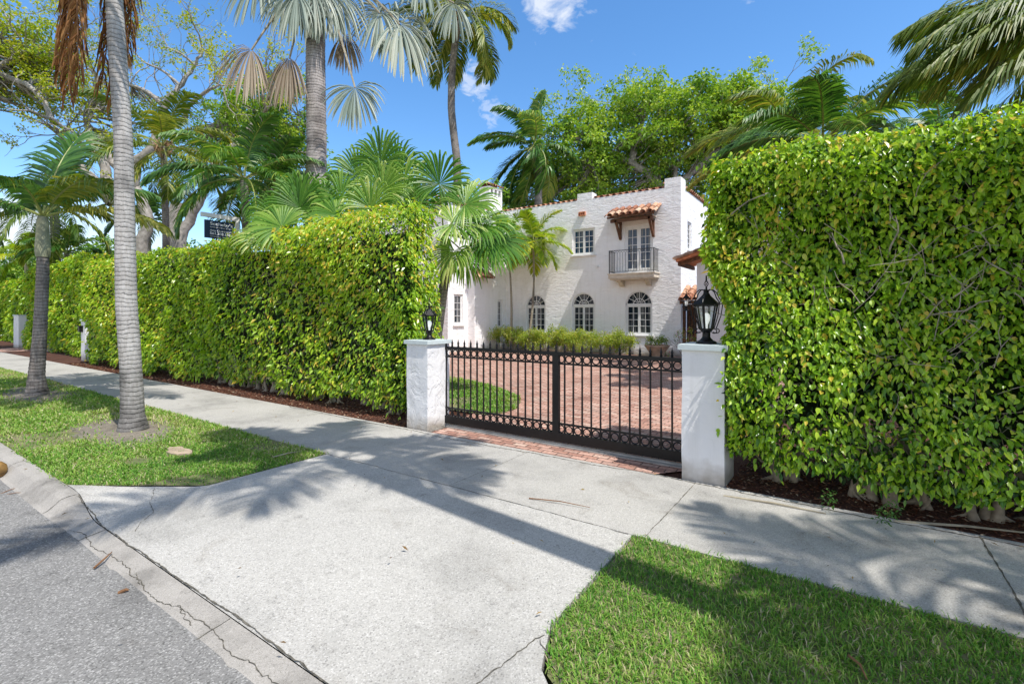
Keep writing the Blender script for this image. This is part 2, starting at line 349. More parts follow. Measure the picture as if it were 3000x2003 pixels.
def rachis_path(O,az,el,L,droop,K=12,wind=0.0,pw=1.25):
    p=np.array(O,float); out=[p.copy()]; ds=L/(K-1)
    for i in range(K-1):
        s=(i+.5)/(K-1); e=el-droop*s**pw
        d=V(math.cos(e)*math.cos(az),math.cos(e)*math.sin(az),math.sin(e))
        d=nrm(d+V(-1,.15,0)*wind*s); p=p+d*ds; out.append(p.copy())
    return np.array(out)
def frond(parent,O,az,el,L,droop,ll,lw,n,mat,rmat,s0=.18,ldroop=.6,wind=0.0,rr=.02,lift=.25,rb=.5,name='frond',hang=None,seed=None,a0=68,a1=25):
    P=rachis_path(O,az,el,L,droop,12,wind); K=len(P)
    mb=MB(); mb.tube(P,np.linspace(rr,rr*.25,K),5,rnd=.5,mi=1)
    t=np.linspace(s0,.995,n); T=np.gradient(P,axis=0); T=nrm(T)
    x=t*(K-1); i=np.minimum(x.astype(int),K-2); f=(x-i)[:,None]
    p=P[i]*(1-f)+P[i+1]*f; tn=nrm(T[i]*(1-f)+T[i+1]*f)
    sd=nrm(np.cross(tn,UP)+1e-4); nu=np.cross(sd,tn)
    prof=np.clip(np.sin(math.pi*(.14+.78*(t-s0)/(1-s0))),.05,1)**.7
    ang=np.radians(a0+(a1-a0)*((t-s0)/(1-s0))**1.3)[:,None]
    for sg in (1,-1):
        j=rng.normal(0,.09,(n,3)); d0=nrm(tn*np.cos(ang)+sg*sd*np.sin(ang)+nu*lift+j)
        ln=(ll*prof*rng.uniform(.85,1.1,n))[:,None]
        g=V(0,0,-1)*ldroop; w=V(-1,.1,0)*wind
        d1=nrm(d0+g*.5+w*.6); d2=nrm(d0+g*1.5+w+rng.normal(0,.06,(n,3)))
        q1=p+d0*ln*.33; q2=q1+d1*ln*.34; q3=q2+d2*ln*.33
        wv=nrm(np.cross(d1,np.cross(tn,d1))+.35*nu)*lw/2
        v=np.stack([p-wv*.5,p+wv*.5,q1-wv,q1+wv,q2-wv*.85,q2+wv*.85,q3],1).reshape(-1,3)
        b=np.arange(n)[:,None]*7; r=np.clip(rng.normal(rb,.2,n),0,1)
        mb.add(v,np.concatenate([b+np.array([[0,1,3,2]]),b+np.array([[2,3,5,4]])]),np.concatenate([r,r]))
        mb.add(v,b+np.array([[4,5,6]]),r)
    return mb.build(name,[mat,rmat],parent)
def fanleaf(parent,start,hub,axis,normal,Rr,mat,pmat,nseg=38,spread=300,droop=.5,split=.5,rb=.5,hangp=2.0,prad=.018,name='fan_leaf',jit=.04,fold=.5):
    mb=MB(); start=np.array(start,float); hub=np.array(hub,float)
    mid=(start+hub)/2+V(0,0,.08*np.linalg.norm(hub-start))
    s=np.linspace(0,1,8)[:,None]; P=(1-s)**2*start+2*s*(1-s)*mid+s**2*hub
    mb.tube(P,np.linspace(prad*1.3,prad*.8,8),5,mi=1)
    axis=nrm(axis); normal=nrm(normal-axis*(np.dot(normal,axis))); side=np.cross(normal,axis)
    a=np.linspace(-spread/2,spread/2,nseg); h=math.radians(spread/nseg/2)
    ar=np.radians(a); D=np.cos(ar)[:,None]*axis+np.sin(ar)[:,None]*side
    Lf=Rr*(.78+.22*np.cos(ar*.6))*rng.uniform(.9,1.08,nseg)
    D=nrm(D+normal*(.12+fold*.25*np.abs(np.sin(ar/2)))[:,None]+rng.normal(0,jit,(nseg,3)))
    st=[.03,.2,.38,.55,.7,.85,1.0]; pos=np.repeat(hub[None],nseg,0)+D*Lf[:,None]*st[0]
    Wd=nrm(np.cross(D,normal)); rows=[]
    prev=st[0]
    gj=rng.uniform(.7,1.35,nseg)[:,None]
    for k,r in enumerate(st):
        if k:
            g=droop*gj*(((r+prev)/2)**hangp)*2.2; d=nrm(D+V(0,0,-1)*g); pos=pos+d*Lf[:,None]*(r-prev); prev=r
        w=(Lf*min(r,split)*math.tan(h)*1.04); 
        if r>split: w=w*max(0.02,(1-(r-split)/(1-split)))**.5
        w=w[:,None]
        nn=np.cross(Wd,nrm(D)); 
        rows.append((pos-Wd*w,pos+nn*w*.5,pos+Wd*w))
    ns=len(st); v=np.stack([x for row in rows for x in row],1).reshape(-1,3)
    b=np.arange(nseg)[:,None]*(3*ns); fs=[]
    for k in range(ns-1):
        fs.append(b+np.array([[3*k,3*k+1,3*k+4,3*k+3]])); fs.append(b+np.array([[3*k+1,3*k+2,3*k+5,3*k+4]]))
    r=np.clip(rng.normal(rb,.15,nseg),0,1)
    grad=np.repeat(np.linspace(-.08,.18,ns-1),2)
    mb.add(v,np.concatenate(fs),np.clip(np.concatenate([r+g for g in grad]),0,1))
    return mb.build(name,[mat,pmat],parent)
def ringtrunk(parent,path,rad,mat,seg=20,ringd=.12,amp=.025,name='trunk',seed=1):
    P=np.asarray(path,float); s=np.concatenate([[0],np.cumsum(np.linalg.norm(np.diff(P,axis=0),axis=1))])
    L=s[-1]; K=max(12,int(L/ringd*2.5)); t=np.linspace(0,L,K)
    def sm(y): 
        y=np.interp(t,s,y); k=max(3,K//(len(s)*2)|1); 
        if K>12: yp=np.pad(y,k//2,mode='reflect',reflect_type='odd'); y=np.convolve(yp,np.ones(k)/k,'valid')[:K]
        return y
    Q=np.stack([sm(P[:,i]) for i in range(3)],-1); r=np.interp(t,s,rad)
    rr=np.random.default_rng(seed); r=r*(1+amp*np.sin(t/ringd*6.283+np.cumsum(rr.normal(0,.25,K)))+amp*.6*rr.normal(size=K))
    mb=MB(); mb.tube(Q,r,seg); return mb.build(name,mat,parent,smooth=True), Q
def grow(mb,p,d,L,r,lev,tips,bend=.25,up=.12,split=(2,3),shrink=.72,seg=5,minlev=0):
    K=5; P=[np.array(p,float)]; d=nrm(d)
    for i in range(K-1):
        d=nrm(d+rng.normal(0,bend*.5,3)+V(0,0,up*.3)); P.append(P[-1]+d*L/(K-1))
    r1=r*.68; mb.tube(P,np.linspace(r,r1,K),seg if r>.03 else 4,cap=False,mi=0)
    if lev<=0: tips.append((P[-1],d)); tips.append((P[-2],d)); return
    if lev<=1: tips.append((P[-1],d))
    for k in range(rng.integers(split[0],split[1]+1)):
        q=rng.normal(size=3); q=nrm(q-d*(q@d)); a=rng.uniform(.35,.85)
        grow(mb,P[-1] if k<2 else P[2],nrm(d*math.cos(a)+q*math.sin(a)+V(0,0,up*.5)),L*shrink*rng.uniform(.8,1.15),r1*.8,lev-1,tips,bend,up,split,shrink,seg)
def clump_leaves(mb,pts,nper,rad,ll,lw,rb=.5,flat=.6,fine=False,droop=.1):
    pts=np.asarray(pts); n=len(pts)*nper; C=np.repeat(pts,nper,0)+nrm(rng.normal(size=(n,3)))*(rng.random((n,1))**.45)*rad*V(1,1,flat)
    dl=C-np.repeat(pts,nper,0)
    D=nrm(dl/rad+rng.normal(0,.6,(n,3))+V(0,0,-.15)); Nn=nrm(V(0,0,1)+rng.normal(0,.55,(n,3)))
    cr=np.repeat(rng.normal(0,.12,len(pts)),nper)
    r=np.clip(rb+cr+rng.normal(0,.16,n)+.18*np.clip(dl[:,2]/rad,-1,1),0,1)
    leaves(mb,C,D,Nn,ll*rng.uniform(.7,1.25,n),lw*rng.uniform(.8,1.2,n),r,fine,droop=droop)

# ------------------------------------------------------------------ ground, road, paving
def sheet(name,poly,z,mat,label=None,kind='structure',thick=None):
    mb=MB(); n=len(poly)
    if thick: mb.prism(poly,z-thick,z)
    else: mb.add([(x,y,z) for x,y in poly],[tuple(range(n))])
    return tag(mb.build(name,mat),label,kind=kind)
sheet('ground',[(-400,-300),(400,-300),(400,500),(-400,500)],-.16,M['ground'],'flat ground reaching the horizon')
# road: fine grid, slightly uneven edge against the gutter
mb=MB(); xs=np.arange(-60,60.01,.12); e=1.335+.012*np.sin(xs*7.1)+.010*np.sin(xs*17+1)+rng.normal(0,.005,len(xs))
v=np.concatenate([np.stack([xs,np.full(len(xs),-9.0),np.full(len(xs),-.12)],-1),np.stack([xs,e,np.full(len(xs),-.112)],-1)]); k=np.arange(len(xs)-1)[:,None]
mb.add(v,k+np.array([[0,1,len(xs)+1,len(xs)]])); tag(mb.build('road',M['asphalt']),'grey asphalt road with coarse aggregate',kind='structure')
# soil / yard level
mb=MB(); mb.add([(-300,1.5,-.02),(-6.5,1.5,-.02),(-6.5,3.7,-.02),(-.4,3.7,-.02),(-.4,1.5,-.02),(300,1.5,-.02),(300,300,-.02),(-300,300,-.02)],[(0,1,2,7),(2,3,6,7),(3,4,5,6)])
tag(mb.build('soil',M['mulch']),'dark reddish soil and mulch level of the yards',kind='structure')
# curb
def curbprof(x):
    def s(a): return max(0,min(1,a))
    k=max(s((-5.55-x)/.95), s((x+1.25)/.8)); k=k*k*(3-2*k)
    hi=[(1.29,-.16),(1.30,-.112),(1.335,-.10),(1.385,-.055),(1.43,-.012),(1.49,.006),(1.575,.008),(1.58,-.1)]
    lo=[(1.29,-.16),(1.30,-.118),(1.34,-.108),(1.39,-.10),(1.44,-.094),(1.475,-.088),(1.505,-.084),(1.51,-.16)]
    return [(h[0]*k+l[0]*(1-k),h[1]*k+l[1]*(1-k)) for h,l in zip(hi,lo)]
xs=np.concatenate([np.arange(-60,-8,1.0),np.arange(-8,1.5,.1),np.arange(1.5,60,1.0)]); mb=MB(); n8=8
v=[]; 
for x in xs: v+=[(x,y,z) for y,z in curbprof(x)]
q=np.concatenate([np.arange(len(xs)-1)[:,None]*n8+np.array([[j,j+n8,j+n8+1,j+1]]) for j in range(n8-1)]); mb.add(v,q)
def crackline(mb,pts,w,z,mi,jit=.012,step=.05,zf=None):
    pts=np.array(pts,float); s=np.concatenate([[0],np.cumsum(np.linalg.norm(np.diff(pts,axis=0),axis=1))]); t=np.arange(0,s[-1],step)
    X=np.interp(t,s,pts[:,0]); Y=np.interp(t,s,pts[:,1]); n=len(t)
    if n<3: return
    j=np.cumsum(rng.normal(0,jit,n)); j-=np.linspace(j[0],j[-1],n); d=nrm(np.stack([np.gradient(X),np.gradient(Y)],-1)); nn=np.stack([-d[:,1],d[:,0]],-1)
    c=np.stack([X,Y],-1)+nn*j[:,None]+nn*rng.normal(0,jit*.4,n)[:,None]; ww=(w*.72*rng.uniform(.35,1.3,n))[:,None]/2
    Z=np.array([zf(x,y) for x,y in c]) if zf else np.full(n,z)
    a=np.column_stack([c-nn*ww,Z]); b=np.column_stack([c+nn*ww,Z]); i=np.arange(n-1)[:,None]
    mb.add(np.concatenate([a,b]),i+np.array([[0,1,n+1,n]]),.5,mi)
def gutterz(x,y):
    pr=curbprof(x); return float(np.interp(y,[p[0] for p in pr[1:7]],[p[1] for p in pr[1:7]]))+.003
crackline(mb,[(-5.6,1.35),(-4.6,1.40),(-3.9,1.37),(-3.3,1.41),(-2.4,1.37),(-1.8,1.42),(-.9,1.36)],.009,0,1,.0045,.02,gutterz)
crackline(mb,[(-4.3,1.39),(-4.1,1.345)],.008,0,1,.006,.02,gutterz); crackline(mb,[(-3.6,1.39),(-3.3,1.345)],.008,0,1,.006,.02,gutterz)
for xj in (-11.2,-8.3,-6.35,-5.35,-3.15,-.6,2.1): crackline(mb,[(xj,1.30),(xj+.01,1.5 if -6<xj<-.9 else 1.57)],.012,0,1,.002,.02,gutterz)
tag(mb.build('curb',[M['curb'],M['joint']]),'weathered concrete curb dropping to a flush gutter at the driveway',kind='structure')
# sidewalk
mb=MB(); mb.prism([(-60,3.83),(60,3.83),(60,5.42),(-60,5.42)],-.1,.006)
for xj,w in ((.9,.022),(-1.32,.012),(-3.42,.006),(-7.9,.005),(3.1,.01),(5.3,.01),(-10.1,.005),(-12.4,.007),(-14.7,.006),(-17,.007),(-20,.007),(-24,.008)):
    crackline(mb,[(xj,3.84),(xj+.02,5.41)],w,.0075,1,.0015,.04)
crackline(mb,[(-9,5.40),(-5.4,5.405),(-1.5,5.40),(5,5.405)],.03,.0076,1,.006,.03)
tag(mb.build('sidewalk',[M['concrete'],M['joint']]),'pale concrete sidewalk running past the hedges and gate',kind='structure')
# driveway apron
L_=[(-6.75,1.52),(-5.52,2.38),(-5.5,3.828)]; Rr_=[(-1.42,3.828),(-1.40,2.45),(-1.25,2.08),(-.35,1.52)]
ys=np.linspace(1.515,3.828,24); mb=MB(); v=[]
for y in ys:
    yq=y
    xl=np.interp(y,[p[1] for p in L_],[p[0] for p in L_]); xr=np.interp(y,[p[1] for p in Rr_[::-1]],[p[0] for p in Rr_[::-1]])
    for f in np.linspace(0,1,30):
        x=xl+(xr-xl)*f; k=max(0,(y-1.515)/2.3); z=-.08+.084*min(1,k*1.25)**.8
        zc=curbprof(x)[6][1]+.001; z=zc+(.005-zc)*min(1,k*1.25)**.8
        ed=max(0,1-min(x-xl,xr-x)/.7); ed=ed*ed*(3-2*ed); z=z*(1-ed)+.004*ed if y>1.9 else z*(1-ed*max(0,(y-1.515)/.385))+.004*ed*max(0,(y-1.515)/.385)
        y2=y+(curbprof(x)[6][0]+.006-1.515)*max(0,1-(y-1.515)/.5); v.append((x,y2,z))
q=np.concatenate([np.arange(29)[:,None]+r*30+np.array([[0,1,31,30]]) for r in range(len(ys)-1)]); mb.add(v,q)
apv=np.array(v)
def apz(x,y):
    d=(apv[:,0]-x)**2+(apv[:,1]-y)**2; i=np.argsort(d)[:4]; w=1/(d[i]+1e-5); return float((apv[i,2]*w).sum()/w.sum())+.004
crackline(mb,[(-5.5,3.815),(-3.4,3.80),(-1.42,3.815)],.010,0,1,.004,.05,apz)
crackline(mb,[(-6.3,1.56),(-5.0,1.535),(-3,1.53),(-.7,1.55)],.016,0,1,.0025,.03,apz)
crackline(mb,[(-5.9,2.06),(-5.35,1.9),(-5.05,1.62)],.007,0,1,.004,.02,apz)
crackline(mb,[(-1.38,2.35),(-1.5,2.0),(-1.62,1.6)],.009,0,1,.004,.02,apz); crackline(mb,[(-1.38,2.3),(-1.0,1.95)],.01,0,1,.006,.03,apz)
# skirt so that the slab edge is solid
for seq in (L_,Rr_):
    for (a,b) in zip(seq[:-1],seq[1:]): mb.add([(a[0],a[1],-.15),(b[0],b[1],-.15),(b[0],b[1],apz(*b)-.004),(a[0],a[1],apz(*a)-.004)],[(0,1,2,3)])
tag(mb.build('driveway_apron',[M['apron'],M['joint']],smooth=False),'bright concrete driveway apron with flared sides and cracks',kind='structure')
# lawns
vl=[(-60,1.575),(-6.78,1.575),(-5.54,2.42),(-5.52,3.825),(-60,3.825)]
vr=[(-1.40,3.825),(-1.38,2.45),(-1.22,2.1),(-.33,1.575),(60,1.575),(60,3.825)]
sheet('verge_lawn',vl,0.0,M['lawn'],'grass verge between road and sidewalk left of the driveway')
sheet('verge_lawn',vr,0.0,M['lawn'],'grass verge between road and sidewalk right of the driveway')
inner=[(-5.3,6.9),(-5.12,7.2),(-5.15,7.7),(-5.45,8.3),(-5.8,8.8),(-6.6,9.4),(-7.6,9.95),(-8.9,10.4),(-11,10.8),(-22,11),(-22,6.9)]
sheet('brick_paving',[(-26,7.4),(-5.7,7.4),(-5.35,5.97),(-5.2,5.90),(-5.2,5.424),(-1.75,5.424),(-1.62,5.6),(-1.3,5.97),(-1.2,7.4),(-1.0,12.5),(6,13.5),(6,20.3),(-6,21.4),(-14,19.6),(-26,16.5)],.004,M['brick'],'red brick paving of the forecourt and gate threshold')
sheet('forecourt_lawn',inner,.012,M['lawn'],'lawn island inside the gate bordered by brick')
for cx,cy,rx,ry,lab in ((-9.3,2.85,1.25,.62,'bare sandy soil ring around the leaning grey palm'),(-15.0,2.95,1.6,.6,'bare sandy soil around the ringed palm further left')):
    th=np.linspace(0,6.283,40,endpoint=False); rr=1+.14*np.sin(th*3+cx)+.1*np.sin(th*7)+rng.normal(0,.06,40)
    sheet('soil_ring',[(cx+rx*r*math.cos(t),min(3.78,max(1.62,cy+ry*r*math.sin(t)))) for t,r in zip(th,rr)],.004,M['soil'],lab)
# mulch bed chips
def inpoly(P,poly):
    x,y=P[:,0],P[:,1]; c=np.zeros(len(P),bool); j=len(poly)-1
    for i in range(len(poly)):
        xi,yi=poly[i]; xj,yj=poly[j]
        c^=((yi>y)!=(yj>y))&(x<(xj-xi)*(y-yi)/(yj-yi+1e-12)+xi); j=i
    return c
def chips(name,label,x0,x1,y0,y1,n,ln,w,mat,z=-.015):
    C=np.column_stack([rng.uniform(x0,x1,n),rng.uniform(y0,y1,n),z+rng.uniform(0,.02,n)]); a=rng.uniform(0,6.28,n)
    mb=MB(); leaves(mb,C,np.column_stack([np.cos(a),np.sin(a),rng.normal(0,.25,n)]),V(0,0,1)+rng.normal(0,.4,(n,3)),ln*rng.uniform(.4,1.3,n),w*rng.uniform(.5,1.4,n),rng.random(n),fold=.1)
    return tag(mb.build(name,mat),label,kind='stuff')
M['chip']=leafmat('bark_chips',[(0,(.05,.018,.012)),(.5,(.15,.06,.035)),(.85,(.26,.13,.08)),(1,(.5,.4,.28))],.02,.9,.1)
chips('bark_mulch','reddish bark mulch chips along the foot of the right hedge',-1.0,5,5.43,7.2,9000,.05,.016,M['chip'])
chips('bark_mulch','reddish bark mulch chips along the foot of the left hedge',-24,-5.8,5.43,6.8,14000,.055,.02,M['chip'])
M['litter']=leafmat('dry_litter',[(0,(.05,.035,.02)),(.5,(.2,.12,.05)),(1,(.45,.33,.12))],.05,.8,.2)
chips('leaf_litter','tiny dry leaf bits scattered over the paving and road',-14,4,.2,5.4,170,.045,.014,M['litter'],z=.012)
def grass(name,label,poly,n,x0,x1,y0,y1,L,W,z=0,near=None,holes=(),rb=.42,seed=3):
    P=np.column_stack([rng.uniform(x0,x1,n),rng.uniform(y0,y1,n)])
    if near: # density falls off with distance to camera
        d=np.linalg.norm(P,axis=1); P=P[rng.random(len(P))<np.clip((near/d)**1.5,0,1)]
    P=P[inpoly(P,poly)]
    for cx,cy,rx,ry in holes:
        r=((P[:,0]-cx)/rx)**2+((P[:,1]-cy)/ry)**2+rng.normal(0,.4,len(P)); P=P[r>1]
    P=P+rng.normal(0,.018,P.shape)
    P3=np.column_stack([P,np.zeros(len(P))]); bald=fbm(P3,11,2.2,3); P3=P3[(bald<.33)|(rng.random(len(P3))<.16)]; n=len(P3)
    d=np.linalg.norm(P3,axis=1); sc=np.clip(d/4.5,.9,2.6)
    pn=fbm(P3,seed,1.6,3); 
    a=rng.uniform(0,6.28,n); ln=L*rng.uniform(.45,1.3,n)*np.clip(.75+sc*.25,1,1.5)*(1+.3*pn); w=W*rng.uniform(.7,1.3,n)*sc
    lean=rng.uniform(.15,1.5,n); d0=nrm(np.column_stack([np.cos(a)*lean*.6,np.sin(a)*lean*.6,np.ones(n)])); d1=nrm(np.column_stack([np.cos(a)*lean*1.6,np.sin(a)*lean*1.6,np.full(n,.45)]))
    sd=np.column_stack([-np.sin(a),np.cos(a),np.zeros(n)])*w[:,None]/2
    b=P3+V(0,0,z); m=b+d0*ln[:,None]*.5; t=m+d1*ln[:,None]*.55
    v=np.stack([b-sd,b+sd,m+sd,m-sd,t],1).reshape(-1,3); i=np.arange(n)[:,None]*5; r=np.clip(rb+.26*pn+rng.normal(0,.18,n)+(rng.random(n)<.12)*.4,0,1)
    mb=MB(); mb.add(v,i+np.array([[0,1,2,3]]),r); mb.add(v,i+np.array([[3,2,4]]),r)
    return tag(mb.build(name,M['grass']),label,kind='stuff')
grass('grass','coarse green grass of the verge right of the driveway',vr,125000,-1.45,6,1.0,3.85,.05,.0066,near=3.6,seed=5)
grass('grass','coarse sunlit grass of the verge left of the driveway',vl,270000,-26,-5.4,1.55,3.85,.042,.0055,near=6.5,holes=((-9.3,2.85,1.2,.58),(-15,2.95,1.5,.55),(-7.15,2.33,.2,.13)),rb=.55,seed=6)
grass('grass','short grass of the lawn island inside the gate',inner,50000,-13,-5,6.9,11,.06,.008,z=.012,near=9,rb=.55,seed=8)

# ------------------------------------------------------------------ hedges
def hedge(label,x0,x1,yf,yb,zb,zt,dens,LL,fine,bottomgap=.2,topnoise=.08,ends=(True,True),trunks=(),near=None,seed=1,rb=.45,group=None,facey=True,twigs=200,core=True,sparse=(),endshape=0,bump=.12,cs=.05):
    th=thing('hedge',((x0+x1)/2,(yf+yb)/2,0),label,'hedge',group)
    def top(x): return zt+topnoise*np.sin(x*1.3+seed)+topnoise*.5*np.sin(x*4.1+2*seed)
    mb=MB(); depth=yb-yf
    def put(P,out,n0):
        n=len(P); idx=np.sort(rng.integers(0,max(1,n//8),n)); tang=V(1,1,1)-np.abs(nrm(out))
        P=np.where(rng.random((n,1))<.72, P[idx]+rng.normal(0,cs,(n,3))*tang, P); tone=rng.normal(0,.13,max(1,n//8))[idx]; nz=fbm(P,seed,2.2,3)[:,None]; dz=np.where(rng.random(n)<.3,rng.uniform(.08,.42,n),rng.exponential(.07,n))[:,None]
        dist=np.linalg.norm(P,axis=1); sc=np.clip(dist/7.0,1,1.7) if near else np.ones(n)
        if near:
            keep=rng.random(n)<1/sc**2; P,nz,dz,sc,tone=P[keep],nz[keep],dz[keep],sc[keep],tone[keep]; n=len(P)
        # thin patches
        thin=fbm(P,seed+50,1.0,2); keep=(rng.random(n)>np.clip((thin-.25)*1.3,0,.4)); 
        for (sx,sz,sr,am) in sparse: keep&=~((((P[:,0]-sx)**2+((P[:,2]-sz)*.7)**2)<sr*sr*rng.uniform(.4,1.4,n))&(rng.random(n)<am))
        P,nz,dz,sc,tone=P[keep],nz[keep],dz[keep],sc[keep],tone[keep]; n=len(P)
        C=P+out*(nz*bump-dz+.03)
        if endshape: C[:,0]+=np.clip((2.55-C[:,2])/.7,0,1)*endshape*np.exp(-np.maximum(C[:,0]-x0,0)/.35)
        D=nrm(out*.55+V(0,0,-.75)+rng.normal(0,.5,(n,3))); Nn=nrm(out*.8+V(0,0,.55)+rng.normal(0,.45,(n,3)))
        low=np.clip((P[:,2]-.3)/3,0,1)
        r=np.clip(rb+tone+.1*fbm(P,seed+9,1.5,2)-dz[:,0]*2.2+.1*low+rng.normal(0,.15,n)+(rng.random(n)<.05)*.35+n0,0,1)  # deeper leaves get darker tone: shade between leaves painted in
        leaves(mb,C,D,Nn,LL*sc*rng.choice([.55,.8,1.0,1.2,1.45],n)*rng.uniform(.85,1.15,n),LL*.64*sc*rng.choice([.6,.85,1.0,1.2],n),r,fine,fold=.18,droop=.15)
    A=(x1-x0)*(zt-zb); n=int(A*dens); X=rng.uniform(x0,x1,n); Z=zb+(rng.random(n))*(top(X)-zb)
    keep=Z>zb+bottomgap*(.5+.8*fbm(np.column_stack([X,X*0,X*0]),seed+3,3.0,2)); X,Z=X[keep],Z[keep]
    bulge=.06*np.sin(Z*2.2+X*.7)
    tr=np.clip((Z-(top(X)-.22))/.22,0,1)**2*.18
    put(np.column_stack([X,yf+tr-bulge,Z]),V(0,-1,0),0)
    n=int((x1-x0)*depth*dens*.75); X=rng.uniform(x0,x1,n); Y=rng.uniform(yf+.05,yb,n); put(np.column_stack([X,Y,top(X)]),V(0,-.15,1),.05)
    for e,xe,o in ((ends[0],x0,-1),(ends[1],x1,1)):
        if e:
            n=int(depth*(zt-zb)*dens*(1.8 if xe<-5 else 1.0)); Y=rng.uniform(yf,yb,n); Z=rng.uniform(zb+bottomgap*.5,top(xe),n); put(np.column_stack([np.full(n,xe),Y,Z]),V(o,0,0),0)
    if facey: # back face, thinner
        n=int(A*dens*.25); X=rng.uniform(x0,x1,n); Z=rng.uniform(zb,zt,n); put(np.column_stack([X,np.full(n,yb),Z]),V(0,1,0),0)
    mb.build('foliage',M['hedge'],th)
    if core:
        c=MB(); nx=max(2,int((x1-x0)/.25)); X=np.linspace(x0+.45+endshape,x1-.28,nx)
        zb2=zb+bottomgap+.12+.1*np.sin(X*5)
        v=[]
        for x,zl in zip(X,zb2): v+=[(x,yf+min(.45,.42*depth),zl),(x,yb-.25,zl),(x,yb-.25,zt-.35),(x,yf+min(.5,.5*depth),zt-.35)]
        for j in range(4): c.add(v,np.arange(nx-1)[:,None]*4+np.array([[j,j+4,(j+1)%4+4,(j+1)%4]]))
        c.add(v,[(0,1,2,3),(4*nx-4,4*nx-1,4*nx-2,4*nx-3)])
        c.build('dark_core',M['hedgecore'],th)  # added solid filler blocks views through, near-black colour paints the inner shade
    tw=MB()
    for k in range(twigs):
        x=rng.uniform(x0+.1,x1-.1); z=rng.uniform(zb+.3,zt-.4); p=V(x,yf+rng.uniform(.02,.2),z); d=nrm(V(rng.normal(0,.6),-.15,rng.uniform(.2,1))); P=[p]
        for q in range(4): d=nrm(d+rng.normal(0,.25,3)*V(1,.4,1)); P.append(P[-1]+d*rng.uniform(.05,.14))
        tw.tube(P,np.linspace(.0042,.0018,5)*(2.2 if rng.random()<.12 else 1),4,cap=False)
        if rng.random()<.6: tw.tube([P[2],P[2]+nrm(rng.normal(size=3)*V(1,.4,1))*.12],[.003,.0015],4,cap=False)
    if twigs: tag(tw.build('twigs',M['twig'],th),kind='stuff')
    for (x,y) in trunks:
        t=MB()
        for s in range(rng.integers(3,6)):
            a=rng.uniform(0,6.28); p=V(x+.09*math.cos(a),y+.1+.07*math.sin(a),-.04); d=nrm(V(math.cos(a)*.28+rng.normal(0,.1),math.sin(a)*.12+.05,1)); P=[p]; r0=rng.uniform(.016,.045)*(1.25 if s==0 else 1)
            for q in range(9): P.append(P[-1]+d*.09); d=nrm(d+rng.normal(0,.16,3)*V(1,.6,.6)+V(0,0,.05))
            t.tube(P,[r0*1.5,r0*1.15,r0,r0*.97,r0*.9,r0*.85,r0*.8,r0*.7,r0*.65,r0*.6],9)
            for q in range(4):
                b=P[2+q]; e=nrm(V(rng.normal(0,1),-.5,.4)); t.tube([b,b+e*.14,b+e*.26+V(0,0,.08),b+e*.36+V(0,0,.2)],[r0*.4,r0*.3,.005,.003],5,cap=False)
            if s<3:
                e=V(math.cos(a),math.sin(a)*.7,0); t.tube([p+V(0,0,.12),p+e*.06+V(0,0,.05),p+e*.2+V(0,0,0)],[r0*.9,r0*.7,r0*.2],6,cap=False)
        t.build('trunk',M['twig'],th,smooth=True)
    return th
hedge('tall glossy green ficus hedge filling the right side beside the gate pillar',-1.20,6.5,5.52,7.0,.15,3.47,3300,.056,True,bottomgap=.42,topnoise=.035,trunks=[(-.5,5.95),(.02,5.9),(.34,5.85),(.72,5.92),(1.05,5.8),(1.5,5.95),(2.1,5.9),(2.8,5.9),(3.6,5.9)],seed=2,rb=.58,twigs=620,endshape=.24,near=None,sparse=((-.35,1.1,.25,.6),(.3,.9,.3,.55),(1.0,1.1,.3,.5),(.1,2.0,.2,.45),(1.3,2.4,.2,.4)))
hedge('long clipped ficus hedge between the leaning grey palm and the left gate pillar',-22.9,-6.22,5.92,6.7,.05,3.68,2100,.058,False,bottomgap=.22,topnoise=.05,trunks=[(x,6.2+.1*math.sin(x*3)) for x in np.arange(-6.2,-14,-.62)],near=6.0,seed=4,rb=.66,twigs=700,sparse=((-8.0,1.3,.5,.6),(-9.0,1.9,.35,.5),(-7.3,1.0,.4,.5),(-9.3,1.0,.5,.45)))
hedge('clipped hedge section between the two far gate pillars',-35.5,-24.5,6.7,8.2,.05,4.3,430,.13,False,bottomgap=.15,trunks=(),seed=6,rb=.62,twigs=60)
hedge('farthest clipped hedge beyond the lantern pillar at left edge',-60,-37.2,7.9,9.2,.05,4.1,260,.17,False,bottomgap=.1,trunks=(),seed=7,rb=.55,twigs=0)

